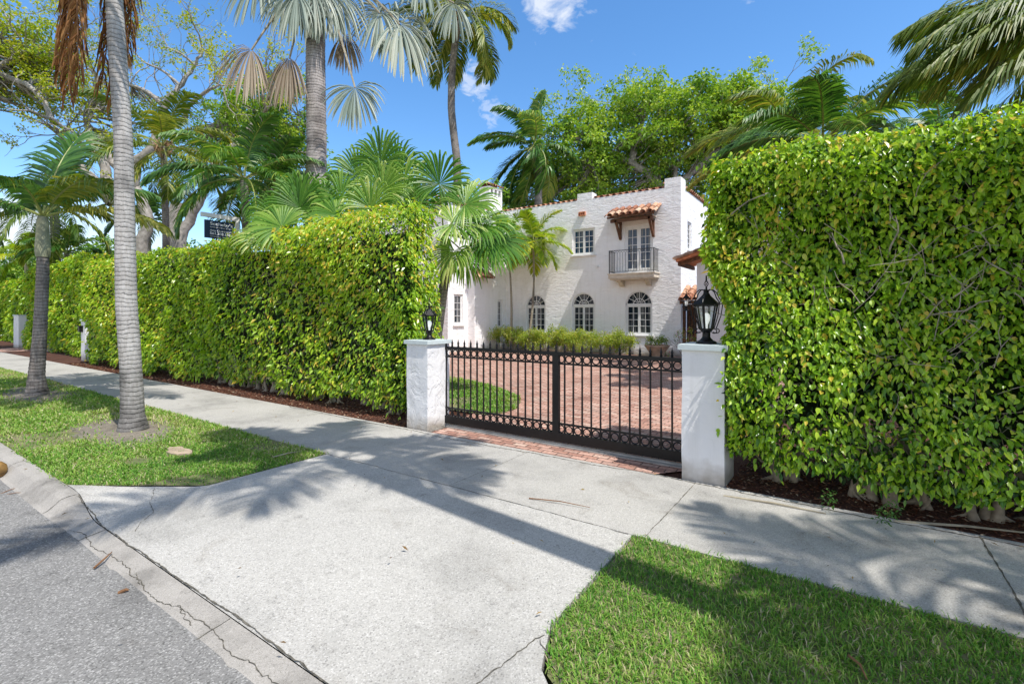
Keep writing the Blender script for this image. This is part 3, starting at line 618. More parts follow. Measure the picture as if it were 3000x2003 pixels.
# ------------------------------------------------------------------ gate pillars, lanterns, gate
def pillar(label,x0,x1,y0,y1,zt,mat,group,capo=.035,capt=.06,seed=0):
    th=thing('gate_pillar',((x0+x1)/2,(y0+y1)/2,0),label,'gate pillar',group)
    mb=MB(); K=26; J=8
    # four slightly uneven faces
    def wob(P): return P+ (fbm(P*V(1,1,1),seed+1,9,3)[:,None])*.006*nrm(P-V((x0+x1)/2,(y0+y1)/2,0)*V(1,1,0)-P*V(0,0,1))
    zz=np.linspace(-.1,zt-capt,K); ring=[]
    per=[(x0+(x1-x0)*i/J,y0) for i in range(J)]+[(x1,y0+(y1-y0)*i/J) for i in range(J)]+[(x1-(x1-x0)*i/J,y1) for i in range(J)]+[(x0,y1-(y1-y0)*i/J) for i in range(J)]
    v=wob(np.array([(px,py,z) for z in zz for px,py in per])); n=len(per); i=np.arange(K-1)[:,None]*n; j=np.arange(n)[None]
    mb.add(v,np.stack([i+j,i+(j+1)%n,i+n+(j+1)%n,i+n+j],-1).reshape(-1,4)); mb.build('shaft',mat,th)
    c=MB(); b=.006; c.prism([(x0-capo,y0-capo),(x1+capo,y0-capo),(x1+capo,y1+capo),(x0-capo,y1+capo)],zt-capt,zt-b); c.prism([(x0-capo+b,y0-capo+b),(x1+capo-b,y0-capo+b),(x1+capo-b,y1+capo-b),(x0-capo+b,y1+capo-b)],zt-b,zt); c.build('cap',M['cap'],th)
    return th
pg='white stucco gate pillars'
pl=pillar('rough white stucco pillar holding the left end of the black gate',-5.74,-5.29,5.44,5.94,1.40,M['pier'],pg,seed=3)
b=MB(); b.lathe((0,0,0),[(.03,0),(.03,.012),(.02,.016)],14); me=b.mesh('doorbell',M['cap']); 
ob=bpy.data.objects.new('gate_sensor',me); COL.objects.link(ob); ob.parent=pl; ob.rotation_euler=(0,R_(90),0); ob.location=V(-5.285,5.90,.73)-wloc(pl)
pr=pillar('smooth white stucco pillar at the right end of the black gate against tall hedge',-1.455,-1.02,5.43,5.93,1.48,M['pier_smooth'],pg,seed=4)

def lantern(loc,label,s=1.0):
    th=thing('lantern',(0,0,0),label,'lantern','black post lanterns on gate pillars')
    bl=M['black']
    b=MB(); b.lathe((0,0,0),[(.085,0),(.09,.008),(.085,.02),(.06,.03),(.045,.045),(.035,.06),(.034,.10),(.05,.115),(.055,.125)],16); b.build('base',bl,th,smooth=False)
    Z0,Z1=.125,.345; r0,r1=.055,.098
    fr=MB(); gl=MB()
    ang=[R_(30+60*k) for k in range(6)]
    pt=lambda a,r,z: V(r*math.cos(a),r*math.sin(a),z)
    for k in range(6):
        a,b2=ang[k],ang[(k+1)%6]
        fr.beam(pt(a,r0,Z0),pt(a,r1,Z1),.012,.012); fr.beam(pt(a,r0,Z0+.006),pt(b2,r0,Z0+.006),.01,.012); fr.beam(pt(a,r1,Z1),pt(b2,r1,Z1),.01,.018)
        # arched head plate
        c0,c1=pt(a,r1*.985,Z1),pt(b2,r1*.985,Z1); e0=c0+(pt(a,r0,Z0)-c0)*.3; e1=c1+(pt(b2,r0,Z0)-c1)*.3
        pts=[c0,c1]; m=[]
        for q in np.linspace(0,1,9): 
            arch=.06+.24*abs(2*q-1)**2.4; m.append((c0+(c1-c0)*q)*(1-arch)+ (e0+(e1-e0)*q)*arch*1.0)
        for q in range(8):
            tq=q/8; t2=(q+1)/8; fr.add([c0+(c1-c0)*tq,c0+(c1-c0)*t2,m[q+1],m[q]],[(0,1,2,3)])
        gl.add([pt(a,r0*.95,Z0),pt(b2,r0*.95,Z0),pt(b2,r1*.95,Z1),pt(a,r1*.95,Z1)],[(0,1,2,3)])
        # outer leaning rods ending in scrolls
        o=pt(a,.145,Z1+.02); i=pt(a,.085,Z0+.01); P=[o,o*.5+i*.5+pt(a,.012,0),i]
        fr.tube(P,.0045,6)
        sc=[i+pt(a,.03*math.sin(u)*1.0,0)+V(0,0,-.02+.02*math.cos(u)) for u in np.linspace(0,4.2,9)]; fr.tube(sc,.0042,6)
        fr.beam(pt(a,r1,Z1),o,.008,.006)
    fr.build('cage',bl,th); gl.build('glass',M['lampglass'],th)
    rf=MB(); v=[pt(a,.118,Z1+.008) for a in ang]+[pt(a,.035,Z1+.088) for a in ang]; rf.add(v,[(k,(k+1)%6,(k+1)%6+6,k+6) for k in range(6)]+[tuple(range(6,12)),tuple(range(5,-1,-1))]); rf.lathe((0,0,Z1+.088),[(.035,0),(.03,.012),(.016,.02),(.012,.045)],12); rf.build('roof',bl,th)
    cr=MB()
    for a in ang:
        P=[pt(a,.012,Z1+.115),pt(a,.03,Z1+.137),pt(a,.062,Z1+.135),pt(a,.09,Z1+.11),pt(a,.112,Z1+.06),pt(a,.145,Z1+.02)]; cr.tube(P,.0048,6)
    cr.build('crown_scroll',bl,th)
    fi=MB(); zf=Z1+.13; fi.tube([(0,0,zf-.03),(0,0,zf+.03)],[.009,.008],8)
    for k in range(4):
        P=[V(.019*math.sin(math.pi*u)*math.cos(k*1.5708+u*4),.019*math.sin(math.pi*u)*math.sin(k*1.5708+u*4),zf+.03+.062*u) for u in np.linspace(0,1,12)]; fi.tube(P,.003,5)
    fi.tube([(0,0,zf+.09),(0,0,zf+.135)],[.008,.006],8); fi.build('finial',bl,th)
    bu=MB(); bu.lathe((0,0,.13),[(.012,0),(.014,.04),(.028,.075),(.034,.10),(.028,.13),(.012,.145)],14); bu.build('bulb',M['bulb'],th,smooth=True)
    th.location=loc; th.scale=(s,s,s); WL[th.name]=np.array(loc,float); return th
lan=lantern((-1.25,5.66,1.48),'black iron lantern standing on the right gate pillar',1.24)
dup(lan,(-5.50,5.70,1.40),'black iron lantern standing on the left gate pillar against hedge','black post lanterns on gate pillars',.35,1.12)

gate=thing('sliding_gate',(-3.4,5.86,0),'black iron driveway gate with spear tops and rows of rings','gate')
bl=M['black']; GY=5.86; gx0,gx1=-5.36,-1.42; gw=.04
def gbox(n,x0,x1,z0,z1,d=gw): b=MB(); b.box((x0,GY-d/2,z0),(x1,GY+d/2,z1)); return b.build(n,bl,gate)
gbox('top_rail',gx0,gx1,1.245,1.292,.05); gbox('rail',gx0,gx1,1.118,1.142,.03); gbox('rail',gx0,gx1,.298,.322,.03); gbox('bottom_rail',gx0,gx1,.065,.185,.055)
gbox('center_post',-3.31,-3.21,.185,1.245,.05); gbox('end_post',gx0,gx0+.05,.185,1.245,.05); gbox('end_post',gx1-.05,gx1,.185,1.245,.05)
xsL=[-3.26-.1262*k for k in range(1,17)]; xsR=[-3.26+.1315*k for k in range(1,15)]
bb=MB(); bb.box((-.0095,-.0095,.185),(.0095,.0095,1.245)); pm=bb.mesh('picket',bl)
ff=MB(); ff.lathe((0,0,1.29),[(.014,0),(.02,.012),(.012,.02),(.019,.03),(.011,.042),(.019,.052),(.008,.09),(.001,.125)],8); fm=ff.mesh('finial',bl)
rg=MB(); 
th=np.linspace(0,2*math.pi,21); rg.tube(np.stack([.048*np.cos(th),0*th,.048*np.sin(th)],-1),.0088,6,cap=False); rm=rg.mesh('ring',bl)
def part(me,name,parent,loc,par=None):
    o=bpy.data.objects.new(name,me); COL.objects.link(o); o.parent=parent; o.location=loc; return o
for x in xsL+xsR:
    if gx0+.04<x<gx1-.04: part(pm,'picket',gate,(x+3.4,0,0))
    if x>-5.33: part(fm,'finial',gate,(x+3.4,0,0))
part(fm,'finial',gate,(.14-.0,0,0))
allx=sorted(xsL+[-3.26]+xsR)
for a,b in zip(allx[:-1],allx[1:]):
    m=(a+b)/2
    if abs(a+3.26)<.01: m+=.018
    if abs(b+3.26)<.01: m-=.018
    if not(gx0+.06<m<gx1-.04): continue
    sx=(b-a-(.018 if abs(m+3.26)>.1 else .04))/2/.0545
    for z in (1.195,.24):
        o=part(rm,'ring',gate,(m+3.4,0,z)); o.scale=(min(1.08,sx),1,.98)
tr=MB(); tr.box((-5.25,5.80,0),(-1.47,5.92,.02)); tr.box((-5.25,5.845,.02),(-1.47,5.875,.045)); tag(tr.build('gate_track',M['metal'],loc=(-3.4,5.86,0)),'grey metal track on the paving under the black gate','gate track')

# far left pillars, lantern, side gate
fl=at_g(246,1056); pA=pillar('slim white pillar beside the end of the long hedge',fl[0]-.35,fl[0]+.15,fl[1],fl[1]+.5,1.62,M['pier_smooth'],pg,seed=5)
wl=MB(); wl.box((fl[0]-.28,fl[1]-.12,1.12),(fl[0]-.10,fl[1]-.004,1.34)); wl.box((fl[0]-.31,fl[1]-.15,1.34),(fl[0]-.07,fl[1]-.004,1.37)); tag(wl.build('wall_lamp',M['black'],loc=(fl[0]-.19,fl[1],1.2)),'small black box lamp fixed on the slim white pillar','wall lamp')
fB=at_g(47,1018); zB=H+(HY-926)*26/F
pB=pillar('far white pillar with lantern on top at the left edge',fB[0]-.55,fB[0]+.55,fB[1],fB[1]+1.0,1.80,M['pier'],pg,seed=6)
dup(lan,(fB[0],fB[1]+.5,1.80),'distant black lantern on the far left pillar','black post lanterns on gate pillars',.2,1.5)
sg=thing('side_gate',(fB[0]+1.5,fB[1]+.9,0),'dark metal gate beside the far left lantern pillar','gate')
gb=MB(); x0=fB[0]+.62
for k in range(14): gb.box((x0+k*.11,fB[1]+.88,.15),(x0+k*.11+.045,fB[1]+.91,1.62))
gb.build('bars',M['black'],sg)
gb=MB(); gb.box((x0-.04,fB[1]+.86,.1),(x0+1.5,fB[1]+.93,.2)); gb.box((x0-.04,fB[1]+.86,1.5),(x0+1.5,fB[1]+.93,1.58)); gb.box((x0-.04,fB[1]+.86,.4),(x0+1.5,fB[1]+.93,.46)); gb.build('frame',M['black'],sg)
sheet('brick_crossing',[(fB[0]+.3,5.424),(fB[0]+4,5.424),(fB[0]+4,8),(fB[0]+.3,8)],.003,M['brick'],'strip of brick paving by the far side gate')

# ------------------------------------------------------------------ house
WY=21.5
hs=thing('house',(-11,WY,0),'white stucco mediterranean house with clay tile trim behind the gate','house')
def boolcut(mb,cut,name,mat,parent):
    o=mb.build(name,mat,parent); 
    if not cut: return o
    for cpts in cut:
        c=MB(); pts,lo,hi,ax=cpts; c.prism(pts,lo,hi,ax); co=c.build('cutter_tmp',mat); co.parent=parent; co.location=-wloc(parent)
        import bmesh
        bm=bmesh.new(); bm.from_mesh(co.data); bmesh.ops.recalc_face_normals(bm,faces=bm.faces); bm.to_mesh(co.data); bm.free()
        md=o.modifiers.new('b','BOOLEAN'); md.operation='DIFFERENCE'; md.solver='EXACT'; md.object=co
        bpy.context.view_layer.update(); dg=bpy.context.evaluated_depsgraph_get()
        me=bpy.data.meshes.new_from_object(o.evaluated_get(dg)); o.modifiers.clear(); o.data=me
        bpy.data.objects.remove(co)
    return o
def arch(x0,x1,z0,zs,n=16):
    r=(x1-x0)/2; c=(x0+x1)/2
    return [(x0,z0),(x1,z0)]+[(c+r*math.cos(t),zs+r*math.sin(t)) for t in np.linspace(0,math.pi,n)]
zz3=lambda x,y:(1250+x*.38314,480+y*.38314)   # zoom sheet -> photo px
def wpt(x,y,Y=WY): 
    a=zz3(x,y); return at_y(a[0],a[1],Y)
A=[]
for (l,r,t,b,dn) in ((760,908,1000,1280,0),(1112,1285,985,1293,0),(1520,1725,970,1303,0)):
    pl0=wpt(l,b); pr0=wpt(r,b); pt0=wpt((l+r)/2,t); zb=(pl0[2]+pr0[2])/2; A.append((pl0[0],pr0[0],.88,min(2.92,pt0[2])))
W2=(wpt(1115,600)[0],wpt(1285,600)[0],4.72,6.0); W1=(wpt(765,600)[0],wpt(910,600)[0],4.72,6.0)
DR=(wpt(1512,600)[0],wpt(1730,600)[0],3.66,5.86)
cuts=[]
for x0,x1,z0,zt in A: cuts.append((arch(x0,x1,z0,zt-(x1-x0)/2),WY-.5,WY+.16,1))
for x0,x1,z0,z1 in (W1,W2,DR): cuts.append(([(x0,z0),(x1,z0),(x1,z1),(x0,z1)],WY-.5,WY+.16,1))
w=MB(); w.box((-15.6,WY,-.1),(-5.8,WY+9,7.4)); main=None
sw=(at_x(2014,690,-5.8)[1],at_x(2026,690,-5.8)[1],4.75,6.05)
cuts.append(([(sw[0],sw[2]),(sw[1],sw[2]),(sw[1],sw[3]),(sw[0],sw[3])],-5.95,-5.3,0))
boolcut(w,cuts,'wall',M['wall'],hs)
pp=MB(); pp.box((-6.5,WY-.004,7.4),(-5.796,WY+.75,7.80)); pp.build('parapet_block',M['wall'],hs); pp=MB(); m0=wpt(1152,240)[0]; m1=wpt(1265,240)[0]; pp.box((m0,WY-.003,7.36),(m1,WY+.5,7.72)); pp.build('parapet_block',M['wall'],hs)
# plinth and small details
pp=MB(); pp.box((-7.9,WY-.05,-.1),(-5.75,WY,.45)); pp.build('plinth',M['wall'],hs)
def barrel(mb,p0,p1,r,side,n=8,rnd=None,flip=1):
    # half-round clay tile from p0 to p1 made of overlapping pieces
    p0=np.array(p0,float); p1=np.array(p1,float); L=np.linalg.norm(p1-p0); k=max(1,int(round(L/.38))); t=nrm(p1-p0); side=nrm(side); up=nrm(np.cross(side,t)); up=up if up[2]>0 else -up
    for i in range(k):
        a=p0+(p1-p0)*(i/k)-t*.02; b=p0+(p1-p0)*((i+1)/k)+t*.03; rr=[r*1.0,r*.86]; v=[]
        for q,(c,rad,lift) in enumerate(((a,rr[0],.018),(b,rr[1],0))):
            for th_ in np.linspace(0,math.pi,n): v.append(c+up*lift+side*rad*math.cos(th_)+up*rad*.85*math.sin(th_))
        # inner skin for thickness
        for q,(c,rad,lift) in enumerate(((a,rr[0]-.016,.018),(b,rr[1]-.016,0))):
            for th_ in np.linspace(0,math.pi,n): v.append(c+up*lift+side*rad*math.cos(th_)+up*rad*.85*math.sin(th_))
        f=[(j,j+1,n+j+1,n+j) for j in range(n-1)]+[(2*n+j,2*n+j+1,3*n+j+1,3*n+j) for j in range(n-1)]+[(j,j+1,2*n+j+1,2*n+j) for j in range(n-1)]+[(n+j,n+j+1,3*n+j+1,3*n+j) for j in range(n-1)]
        mb.add(v,f,rng.random())
def tileroof(mb,x0,x1,pf,pb,sp=.27,r=.115,axis='x'):
    n=int(round((x1-x0)/sp)); 
    for i in range(n):
        x=x0+(i+.5)*(x1-x0)/n
        if axis=='x': a=(x,pf[0],pf[1]+.03); b=(x,pb[0],pb[1]+.03); sd=V(1,0,0)
        else: a=(pf[0],x,pf[1]+.03); b=(pb[0],x,pb[1]+.03); sd=V(0,1,0)
        barrel(mb,a,b,r,sd)
    if axis=='x': mb.add([(x0,pf[0],pf[1]),(x1,pf[0],pf[1]),(x1,pb[0],pb[1]),(x0,pb[0],pb[1])],[(0,1,2,3)],.15)
    else: mb.add([(pf[0],x0,pf[1]),(pf[0],x1,pf[1]),(pb[0],x1,pb[1]),(pb[0],x0,pb[1])],[(0,1,2,3)],.15)
t=MB(); tileroof(t,-15.5,m0-.02,(WY+.02,7.37),(WY+1.0,7.62),.3,.10); tileroof(t,m1+.02,-6.52,(WY+.02,7.37),(WY+1.0,7.62),.3,.10)
tileroof(t,WY+.8,WY+8.5,(-5.76,7.405),(-6.8,7.8),.3,.12,axis='y'); t.build('roof_tiles',M['tile'],hs)
def window(parent,x0,x1,z0,z1,*,gm='glass',y=WY,rows=4,cols=2,arched=False,door=False,axis='y',sgn=1,sill=True,label=None):
    """two leaves with glazing bars; axis 'y': plane y const, facing -y; axis 'x': plane x const facing +x"""
    fr=MB(); gl=MB(); fd=.05; rec=.07
    def bx(mb,a0,a1,c0,c1,d0,d1):
        if axis=='y': mb.box((a0,y+d0,c0),(a1,y+d1,c1))
        else: mb.box((y-d1,a0,c0),(y-d0,a1,c1))
    zs=z1-(x1-x0)/2 if arched else z1
    c=(x0+x1)/2; f=.055
    bx(fr,x0,x0+f,z0,zs,rec-.02,.13); bx(fr,x1-f,x1,z0,zs,rec-.02,.13); bx(fr,x0+f,x1-f,zs-f,zs,rec-.02,.13); bx(fr,x0+f,x1-f,z0,z0+f,rec-.02,.13); 
    halves=((x0+f,c),(c,x1-f)) if cols>1 else ((x0+f,x1-f),)
    for a,b in halves:
        st=.09 if door else .055; bt=.22 if door else .06
        bx(fr,a,a+st,z0+f,zs-f,rec,.12); bx(fr,b-st,b,z0+f,zs-f,rec,.12); bx(fr,a+st,b-st,z0+f,z0+f+bt,rec,.12); bx(fr,a+st,b-st,zs-f-st,zs-f,rec,.12)
        ga,gb_,g0,g1=a+st,b-st,z0+f+bt,zs-f-st
        m=(ga+gb_)/2; bx(fr,m-.011,m+.011,g0,g1,rec+.008,.11)
        for k in range(1,rows): zz=g0+(g1-g0)*k/rows; bx(fr,ga,gb_,zz-.011,zz+.011,rec+.006,.112)
        bx(gl,ga-.01,gb_+.01,g0-.01,g1+.01,rec+.03,rec+.034)
    if arched:
        r=(x1-x0)/2
        def arcbar(ra,rb_,d0,d1,n=16,t0=0,t1=math.pi):
            for th0,th1 in zip(np.linspace(t0,t1,n)[:-1],np.linspace(t0,t1,n)[1:]):
                pts=[(c+ra*math.cos(th0),zs+ra*math.sin(th0)),(c+rb_*math.cos(th0),zs+rb_*math.sin(th0)),(c+rb_*math.cos(th1),zs+rb_*math.sin(th1)),(c+ra*math.cos(th1),zs+ra*math.sin(th1))]
                fr.prism(pts,y+d0,y+d1,1)
        bx(fr,x0,x1,zs,zs+.05,rec-.02,.13)
        arcbar(r-.06,r,rec-.02,.13); arcbar(r*.42,r*.42+.025,rec+.006,.11,10)
        for a in np.radians([30,60,90,120,150]): fr.beam((c+.05*math.cos(a),y+rec+.03,zs+.05+.05*math.sin(a)),(c+(r-.04)*math.cos(a),y+rec+.03,zs+(r-.04)*math.sin(a)),.022,.03,up=V(0,1,0))
        gl.prism([(c+(r-.03)*math.cos(a),zs+(r-.03)*math.sin(a)) for a in np.linspace(0,math.pi,14)],y+rec+.036,y+rec+.04,1)
    w=fr.build('french_door' if door else 'window',M['white'],parent)
    if label: w['label']=label
    gl.build('pane',M[gm],w)
    if sill and not door:
        s=MB(); bx(s,x0-.08,x1+.08,z0-.07,z0-.004,-.09,.05); s.build('sill',M['white'],w)
    return w
for i,(x0,x1,z0,zt) in enumerate(A): window(hs,x0,x1,z0,zt,rows=4,arched=True,label='arched window with fan light')
window(hs,*W1); window(hs,*W2,gm='glass_sky_tint'); dr=window(hs,*DR,gm='glass_sky_tint',rows=5,door=True,label='white french doors opening to the balcony')
window(hs,sw[0],sw[1],sw[2],sw[3],y=-5.8,axis='x',cols=1,rows=5)
# balcony
bx0,bx1,by=-8.85,-6.74,WY-.72
bal=MB(); bal.box((bx0,by,3.44),(bx1,WY,3.62)); bal.box((bx0-.04,by-.04,3.62),(bx1+.04,WY,3.665)); bal.box((bx0+.06,by+.05,3.38),(bx1-.06,WY,3.44)); balo=bal.build('balcony',M['cream'],hs)
for xc in (bx0+.42,bx1-.42):
    c=MB(); c.prism([(WY,3.38),(WY-.5,3.38),(WY-.5,3.30),(WY-.34,3.28),(WY-.28,3.2),(WY-.2,3.14),(WY,3.10)],xc-.1,xc+.1,0); c.build('corbel',M['cream'],balo)
rl=MB(); zt=4.72; y0=by+.05
rl.box((bx0+.02,y0-.015,zt-.02),(bx1-.02,y0+.015,zt)); rl.box((bx0+.02,y0-.012,zt-.98),(bx1-.02,y0+.012,zt-.96))
for x in (bx0+.03,bx1-.03):
    rl.box((x-.012,y0,zt-.02),(x+.012,WY,zt)); rl.box((x-.012,y0,zt-.98),(x+.012,WY,zt-.96)); rl.box((x-.016,y0-.016,3.665),(x+.016,y0+.016,zt+.01))
    for k in range(1,7): yy=y0+k*(WY-y0)/7; rl.tube([(x,yy,zt-.97),(x,yy,zt-.1)],.008,5); rl.tube([(x,yy+.04*math.cos(u),zt-.06+.04*math.sin(u)) for u in np.linspace(0,6.28,9)],.005,4,cap=False)
for k in range(1,16):
    x=bx0+.03+k*(bx1-bx0-.06)/16; rl.tube([(x,y0,zt-.97),(x,y0,zt-.12)],.0085,5)
    rl.tube([(x+.055*math.cos(u),y0,zt-.07+.045*math.sin(u)) for u in np.linspace(0,6.28,11)],.006,4,cap=False)
rl.build('railing',M['black'],balo)
# awning
ax0,ax1=-8.88,-6.74; aw=MB(); fy=WY-.76
tileroof(aw,ax0,ax1,(fy-.06,6.26),(WY,6.70),.31,.125); awo=aw.build('awning',M['tile'],hs)
rk=MB(); barrel(rk,(ax1+.02,fy-.06,6.24),(ax1+.02,WY,6.70),.1,V(1,0,0)); barrel(rk,(ax0-.02,fy-.06,6.24),(ax0-.02,WY,6.70),.1,V(1,0,0)); rk.build('rake_tile',M['tile'],awo)
wd=MB(); wd.box((ax0-.02,fy-.01,6.17),(ax1+.02,fy+.05,6.25)); wd.box((ax0+.1,fy+.1,6.0),(ax1-.1,fy+.22,6.14))
for k in range(6): x=ax0+.15+k*(ax1-ax0-.3)/5; wd.beam((x,fy,6.2),(x,WY,6.62),.07,.09)
for x in (ax0+.35,ax1-.25):
    wd.box((x-.05,WY-.09,5.28),(x+.05,WY,6.1)); wd.beam((x,WY-.06,5.32),(x,fy+.16,6.02),.09,.1,up=V(1,0,0)); wd.box((x-.05,fy+.1,6.0),(x+.05,WY,6.1))
wd.build('wooden_bracket',M['wood'],awo)
ce=MB(); ce.box((ax0+.12,fy+.22,6.16),(ax1-.12,WY,6.19)); ce.build('soffit',M['cream'],awo)
# vent
vx=wpt(1192,378); ve=MB()
for i in (-1,0,1):
    for j in (0,1):
        th=np.linspace(0,2*math.pi,13); ve.tube([(vx[0]+i*.11,WY+.02,vx[2]-.06+j*.001),(vx[0]+i*.11,WY-.10,vx[2]-.06)],.05,12,cap=False)
ve.box((vx[0]-.17,WY-.11,vx[2]-.0),(vx[0]+.17,WY,vx[2]+.06)); ve.box((vx[0]-.17,WY-.11,vx[2]-.13),(vx[0]+.17,WY,vx[2]-.11))
for i in (-1.5,-.5,.5,1.5): ve.box((vx[0]+i*.11-.012,WY-.11,vx[2]-.11),(vx[0]+i*.11+.012,WY,vx[2]))
ve.build('clay_vent',M['terra'],hs)
cv=wpt(1312,792); ca=MB(); ca.lathe((cv[0],WY-.05,cv[2]),[(.05,.0),(.06,.05),(.03,.08)],10); ca.tube([(cv[0],WY,cv[2]+.04),(cv[0]-.02,WY-.14,cv[2]-.02)],.03,8); ca.build('security_light',M['white'],hs)
# left wing
lw=MB(); lw.box((-26,17.32,-.1),(-15.51,24,7.15)); 
wy=(at_x(1330,900,-15.51)[1],at_x(1356,900,-15.51)[1])
cu=[([(wy[0],1.32),(wy[1],1.32),(wy[1],2.8),(wy[0],2.8)],-15.7,-15.0,0)]
boolcut(lw,cu,'wing_wall',M['wall'],hs); window(hs,wy[0],wy[1],1.32,2.8,y=-15.51,axis='x',rows=4,cols=1)
lw=MB(); lw.box((-15.51+.001,18.8,-.1),(-15.07,WY,7.148)); wz=(20.75,21.2); boolcut(lw,[([(wz[0],1.1),(wz[1],1.1),(wz[1],2.6),(wz[0],2.6)],-15.3,-14.5,0)],'wing_wall',M['wall'],hs)
window(hs,wz[0],wz[1],1.1,2.6,y=-15.07,axis='x',rows=4,cols=1)
t=MB(); tileroof(t,17.4,23.8,(-15.45,7.16),(-16.6,7.6),.3,.12,axis='y'); tileroof(t,-25,-15.6,(17.28,7.16),(18.3,7.6),.3,.12); t.build('roof_tiles',M['tile'],hs)
t=MB(); tileroof(t,18.75,19.9,(-14.62,3.62),(-15.07,3.98),.28,.12,axis='y'); barrel(t,(-14.62,18.72,3.60),(-15.3,18.72,4.05),.11,V(0,1,0)); t.build('ledge_tiles',M['tile'],hs)
# chimney
cc=at_y(1438,560,22.6); ch=MB(); cx,cy=cc[0],22.6; hx,hy=.36,.62
ch.box((cx-hx,cy-hy,6.8),(cx+hx,cy+hy,8.62)); 
for px_ in np.linspace(-hy+.06,hy-.06,4): ch.box((cx-hx,cy+px_-.06,8.62),(cx+hx,cy+px_+.06,9.02))
ch.box((cx-hx-.003,cy-hy-.003,9.02),(cx+hx+.003,cy+hy+.003,9.12)); cho=ch.build('chimney',M['wall'],hs)
dk=MB(); dk.box((cx-hx+.15,cy-hy+.1,8.63),(cx+hx-.15,cy+hy-.1,9.01)); dk.build('flue',M['dark'],cho)
t=MB(); tileroof(t,cy-hy-.05,cy+hy+.05,(cx+hx+.1,9.13),(cx,9.34),.24,.1,axis='y'); tileroof(t,cy-hy-.05,cy+hy+.05,(cx-hx-.1,9.13),(cx,9.34),.24,.1,axis='y'); t.build('chimney_tiles',M['tile'],cho)
# entry between house and right wing
t=MB(); tileroof(t,-5.86,-4.4,(WY-.28,2.42),(WY+.9,3.02),.27,.12); t.build('porch_roof',M['tile'],hs)
t=MB(); t.box((-5.80,WY-.2,2.26),(-4.4,WY-.06,2.41)); t.box((-5.795,WY+.3,-.1),(-5.70,WY+.45,2.3)); t.box((-5.7,WY+.34,2.05),(-4.4,WY+.42,2.26)); t.build('porch_beam',M['wood'],hs)
t=MB(); t.box((-5.7,WY+.6,-.1),(-4.3,WY+.66,2.2)); po=t.build('entry_door',M['wood'],hs)
t=MB()
for k in range(9): t.box((-5.66+k*.13,WY+.5,0),(-5.64+k*.13,WY+.52,2.0))
t.box((-5.7,WY+.49,1.0),(-4.4,WY+.53,1.05)); t.build('iron_grille',M['black'],po)
# right wing (gable front) as its own building
rw=thing('garage_wing',(0,19,0),'low pale stucco wing with red tiled gable beside the tall hedge','building')
gx_=-4.54; rg0=19.0; t=MB(); t.prism([(gx_,-.1),(7,-.1),(7,3.7),(1.2,5.45),(gx_,3.72)],rg0,20.8,1); t.build('wall',M['pier_smooth'],rw)
t=MB(); fy=rg0-.55; xe=gx_-.62; sl=.30
zr=lambda x: 3.78+(x-xe)*sl
t.prism([(xe,zr(xe)),(1.2,zr(1.2)),(1.2,zr(1.2)+.1),(xe,zr(xe)+.1)],fy,20.9,1)
t.prism([(1.2,zr(1.2)),(8,zr(1.2)-6.8*sl),(8,zr(1.2)-6.8*sl+.1),(1.2,zr(1.2)+.1)],fy,20.9,1); ro=t.build('roof',M['terra'],rw)
t=MB(); 
for k in range(5):
    yy=fy+.35+k*.42; barrel(t,(xe-.08,yy,zr(xe)+.12),(1.1,yy,zr(1.1)+.12),.15,V(0,1,0))
barrel(t,(xe-.06,fy+.02,zr(xe)+.06),(1.1,fy+.02,zr(1.1)+.06),.13,V(0,1,0)); t.build('roof_tiles',M['tile'],ro)
t=MB(); t.box((xe+.03,fy+.15,zr(xe)-.14),(xe+.12,20.8,zr(xe)-.005)); t.beam((xe+.05,fy+.3,zr(xe)-.08),(gx_+.3,fy+.3,zr(gx_+.3)-.08),.1,.12); t.build('rafter',M['wood'],ro)
dup(lan,(-4.86,18.75,1.95),'dark lantern fixed near the corner of the low pale wing','house lanterns',.3,1.35)
# neighbour house far left
nh=thing('neighbour_house',at_d(258,880,44)*V(1,1,0),'distant pale house with red tiled roof seen above the left hedge','house')
p0=at_d(215,790,44); p1=at_d(300,790,44); q=MB(); X0,X1=p0[0]-1.5,p1[0]+1.0; Y0=min(p0[1],p1[1])
q.box((X0,Y0,-.1),(X1,Y0+8,6.2)); nw=q.build('wall',M['pier_smooth'],nh)
q=MB(); q.prism([(Y0-.6,6.2),(Y0+8.6,6.2),(Y0+4,7.6)],X0-.6,X1+.6,0); q.build('roof',M['tile'],nh)
q=MB(); 
for k in range(3): q.box((X0+.8+k*1.7,Y0-.03,4.3),(X0+1.7+k*1.7,Y0-.005,5.6))
q.build('window',M['glass'],nh)

# sign
sd=14.6; s0=at_d(597,694,sd); sx=s0[0]; 
def sy(px): return at_x(px,700,sx)[1]
ya,yb=sy(599),sy(684); zb_,zt_=at_x(597,695,sx)[2],at_x(601,643,sx)[2]
sn=thing('estate_sign',(sx,yb+.1,0),'navy blue estate agent sign hanging from a white arm above the hedge','sign')
q=MB(); q.box((sx-.02,ya,zb_),(sx+.02,yb,zt_)); pan=q.build('panel',M['navy'],sn)
q=MB(); q.box((sx-.045,sy(589),zt_+.09),(sx+.045,yb+.16,zt_+.21)); q.box((sx-.045,yb+.07,0),(sx+.045,yb+.16,zt_+.09)); q.build('post',M['white'],sn)
q=MB(); q.tube([(sx,ya+.1,zt_),(sx,ya+.1,zt_+.09)],.006,5); q.tube([(sx,yb-.1,zt_),(sx,yb-.1,zt_+.09)],.006,5); q.build('hook',M['metal'],sn)
hh=zt_-zb_; ww=yb-ya
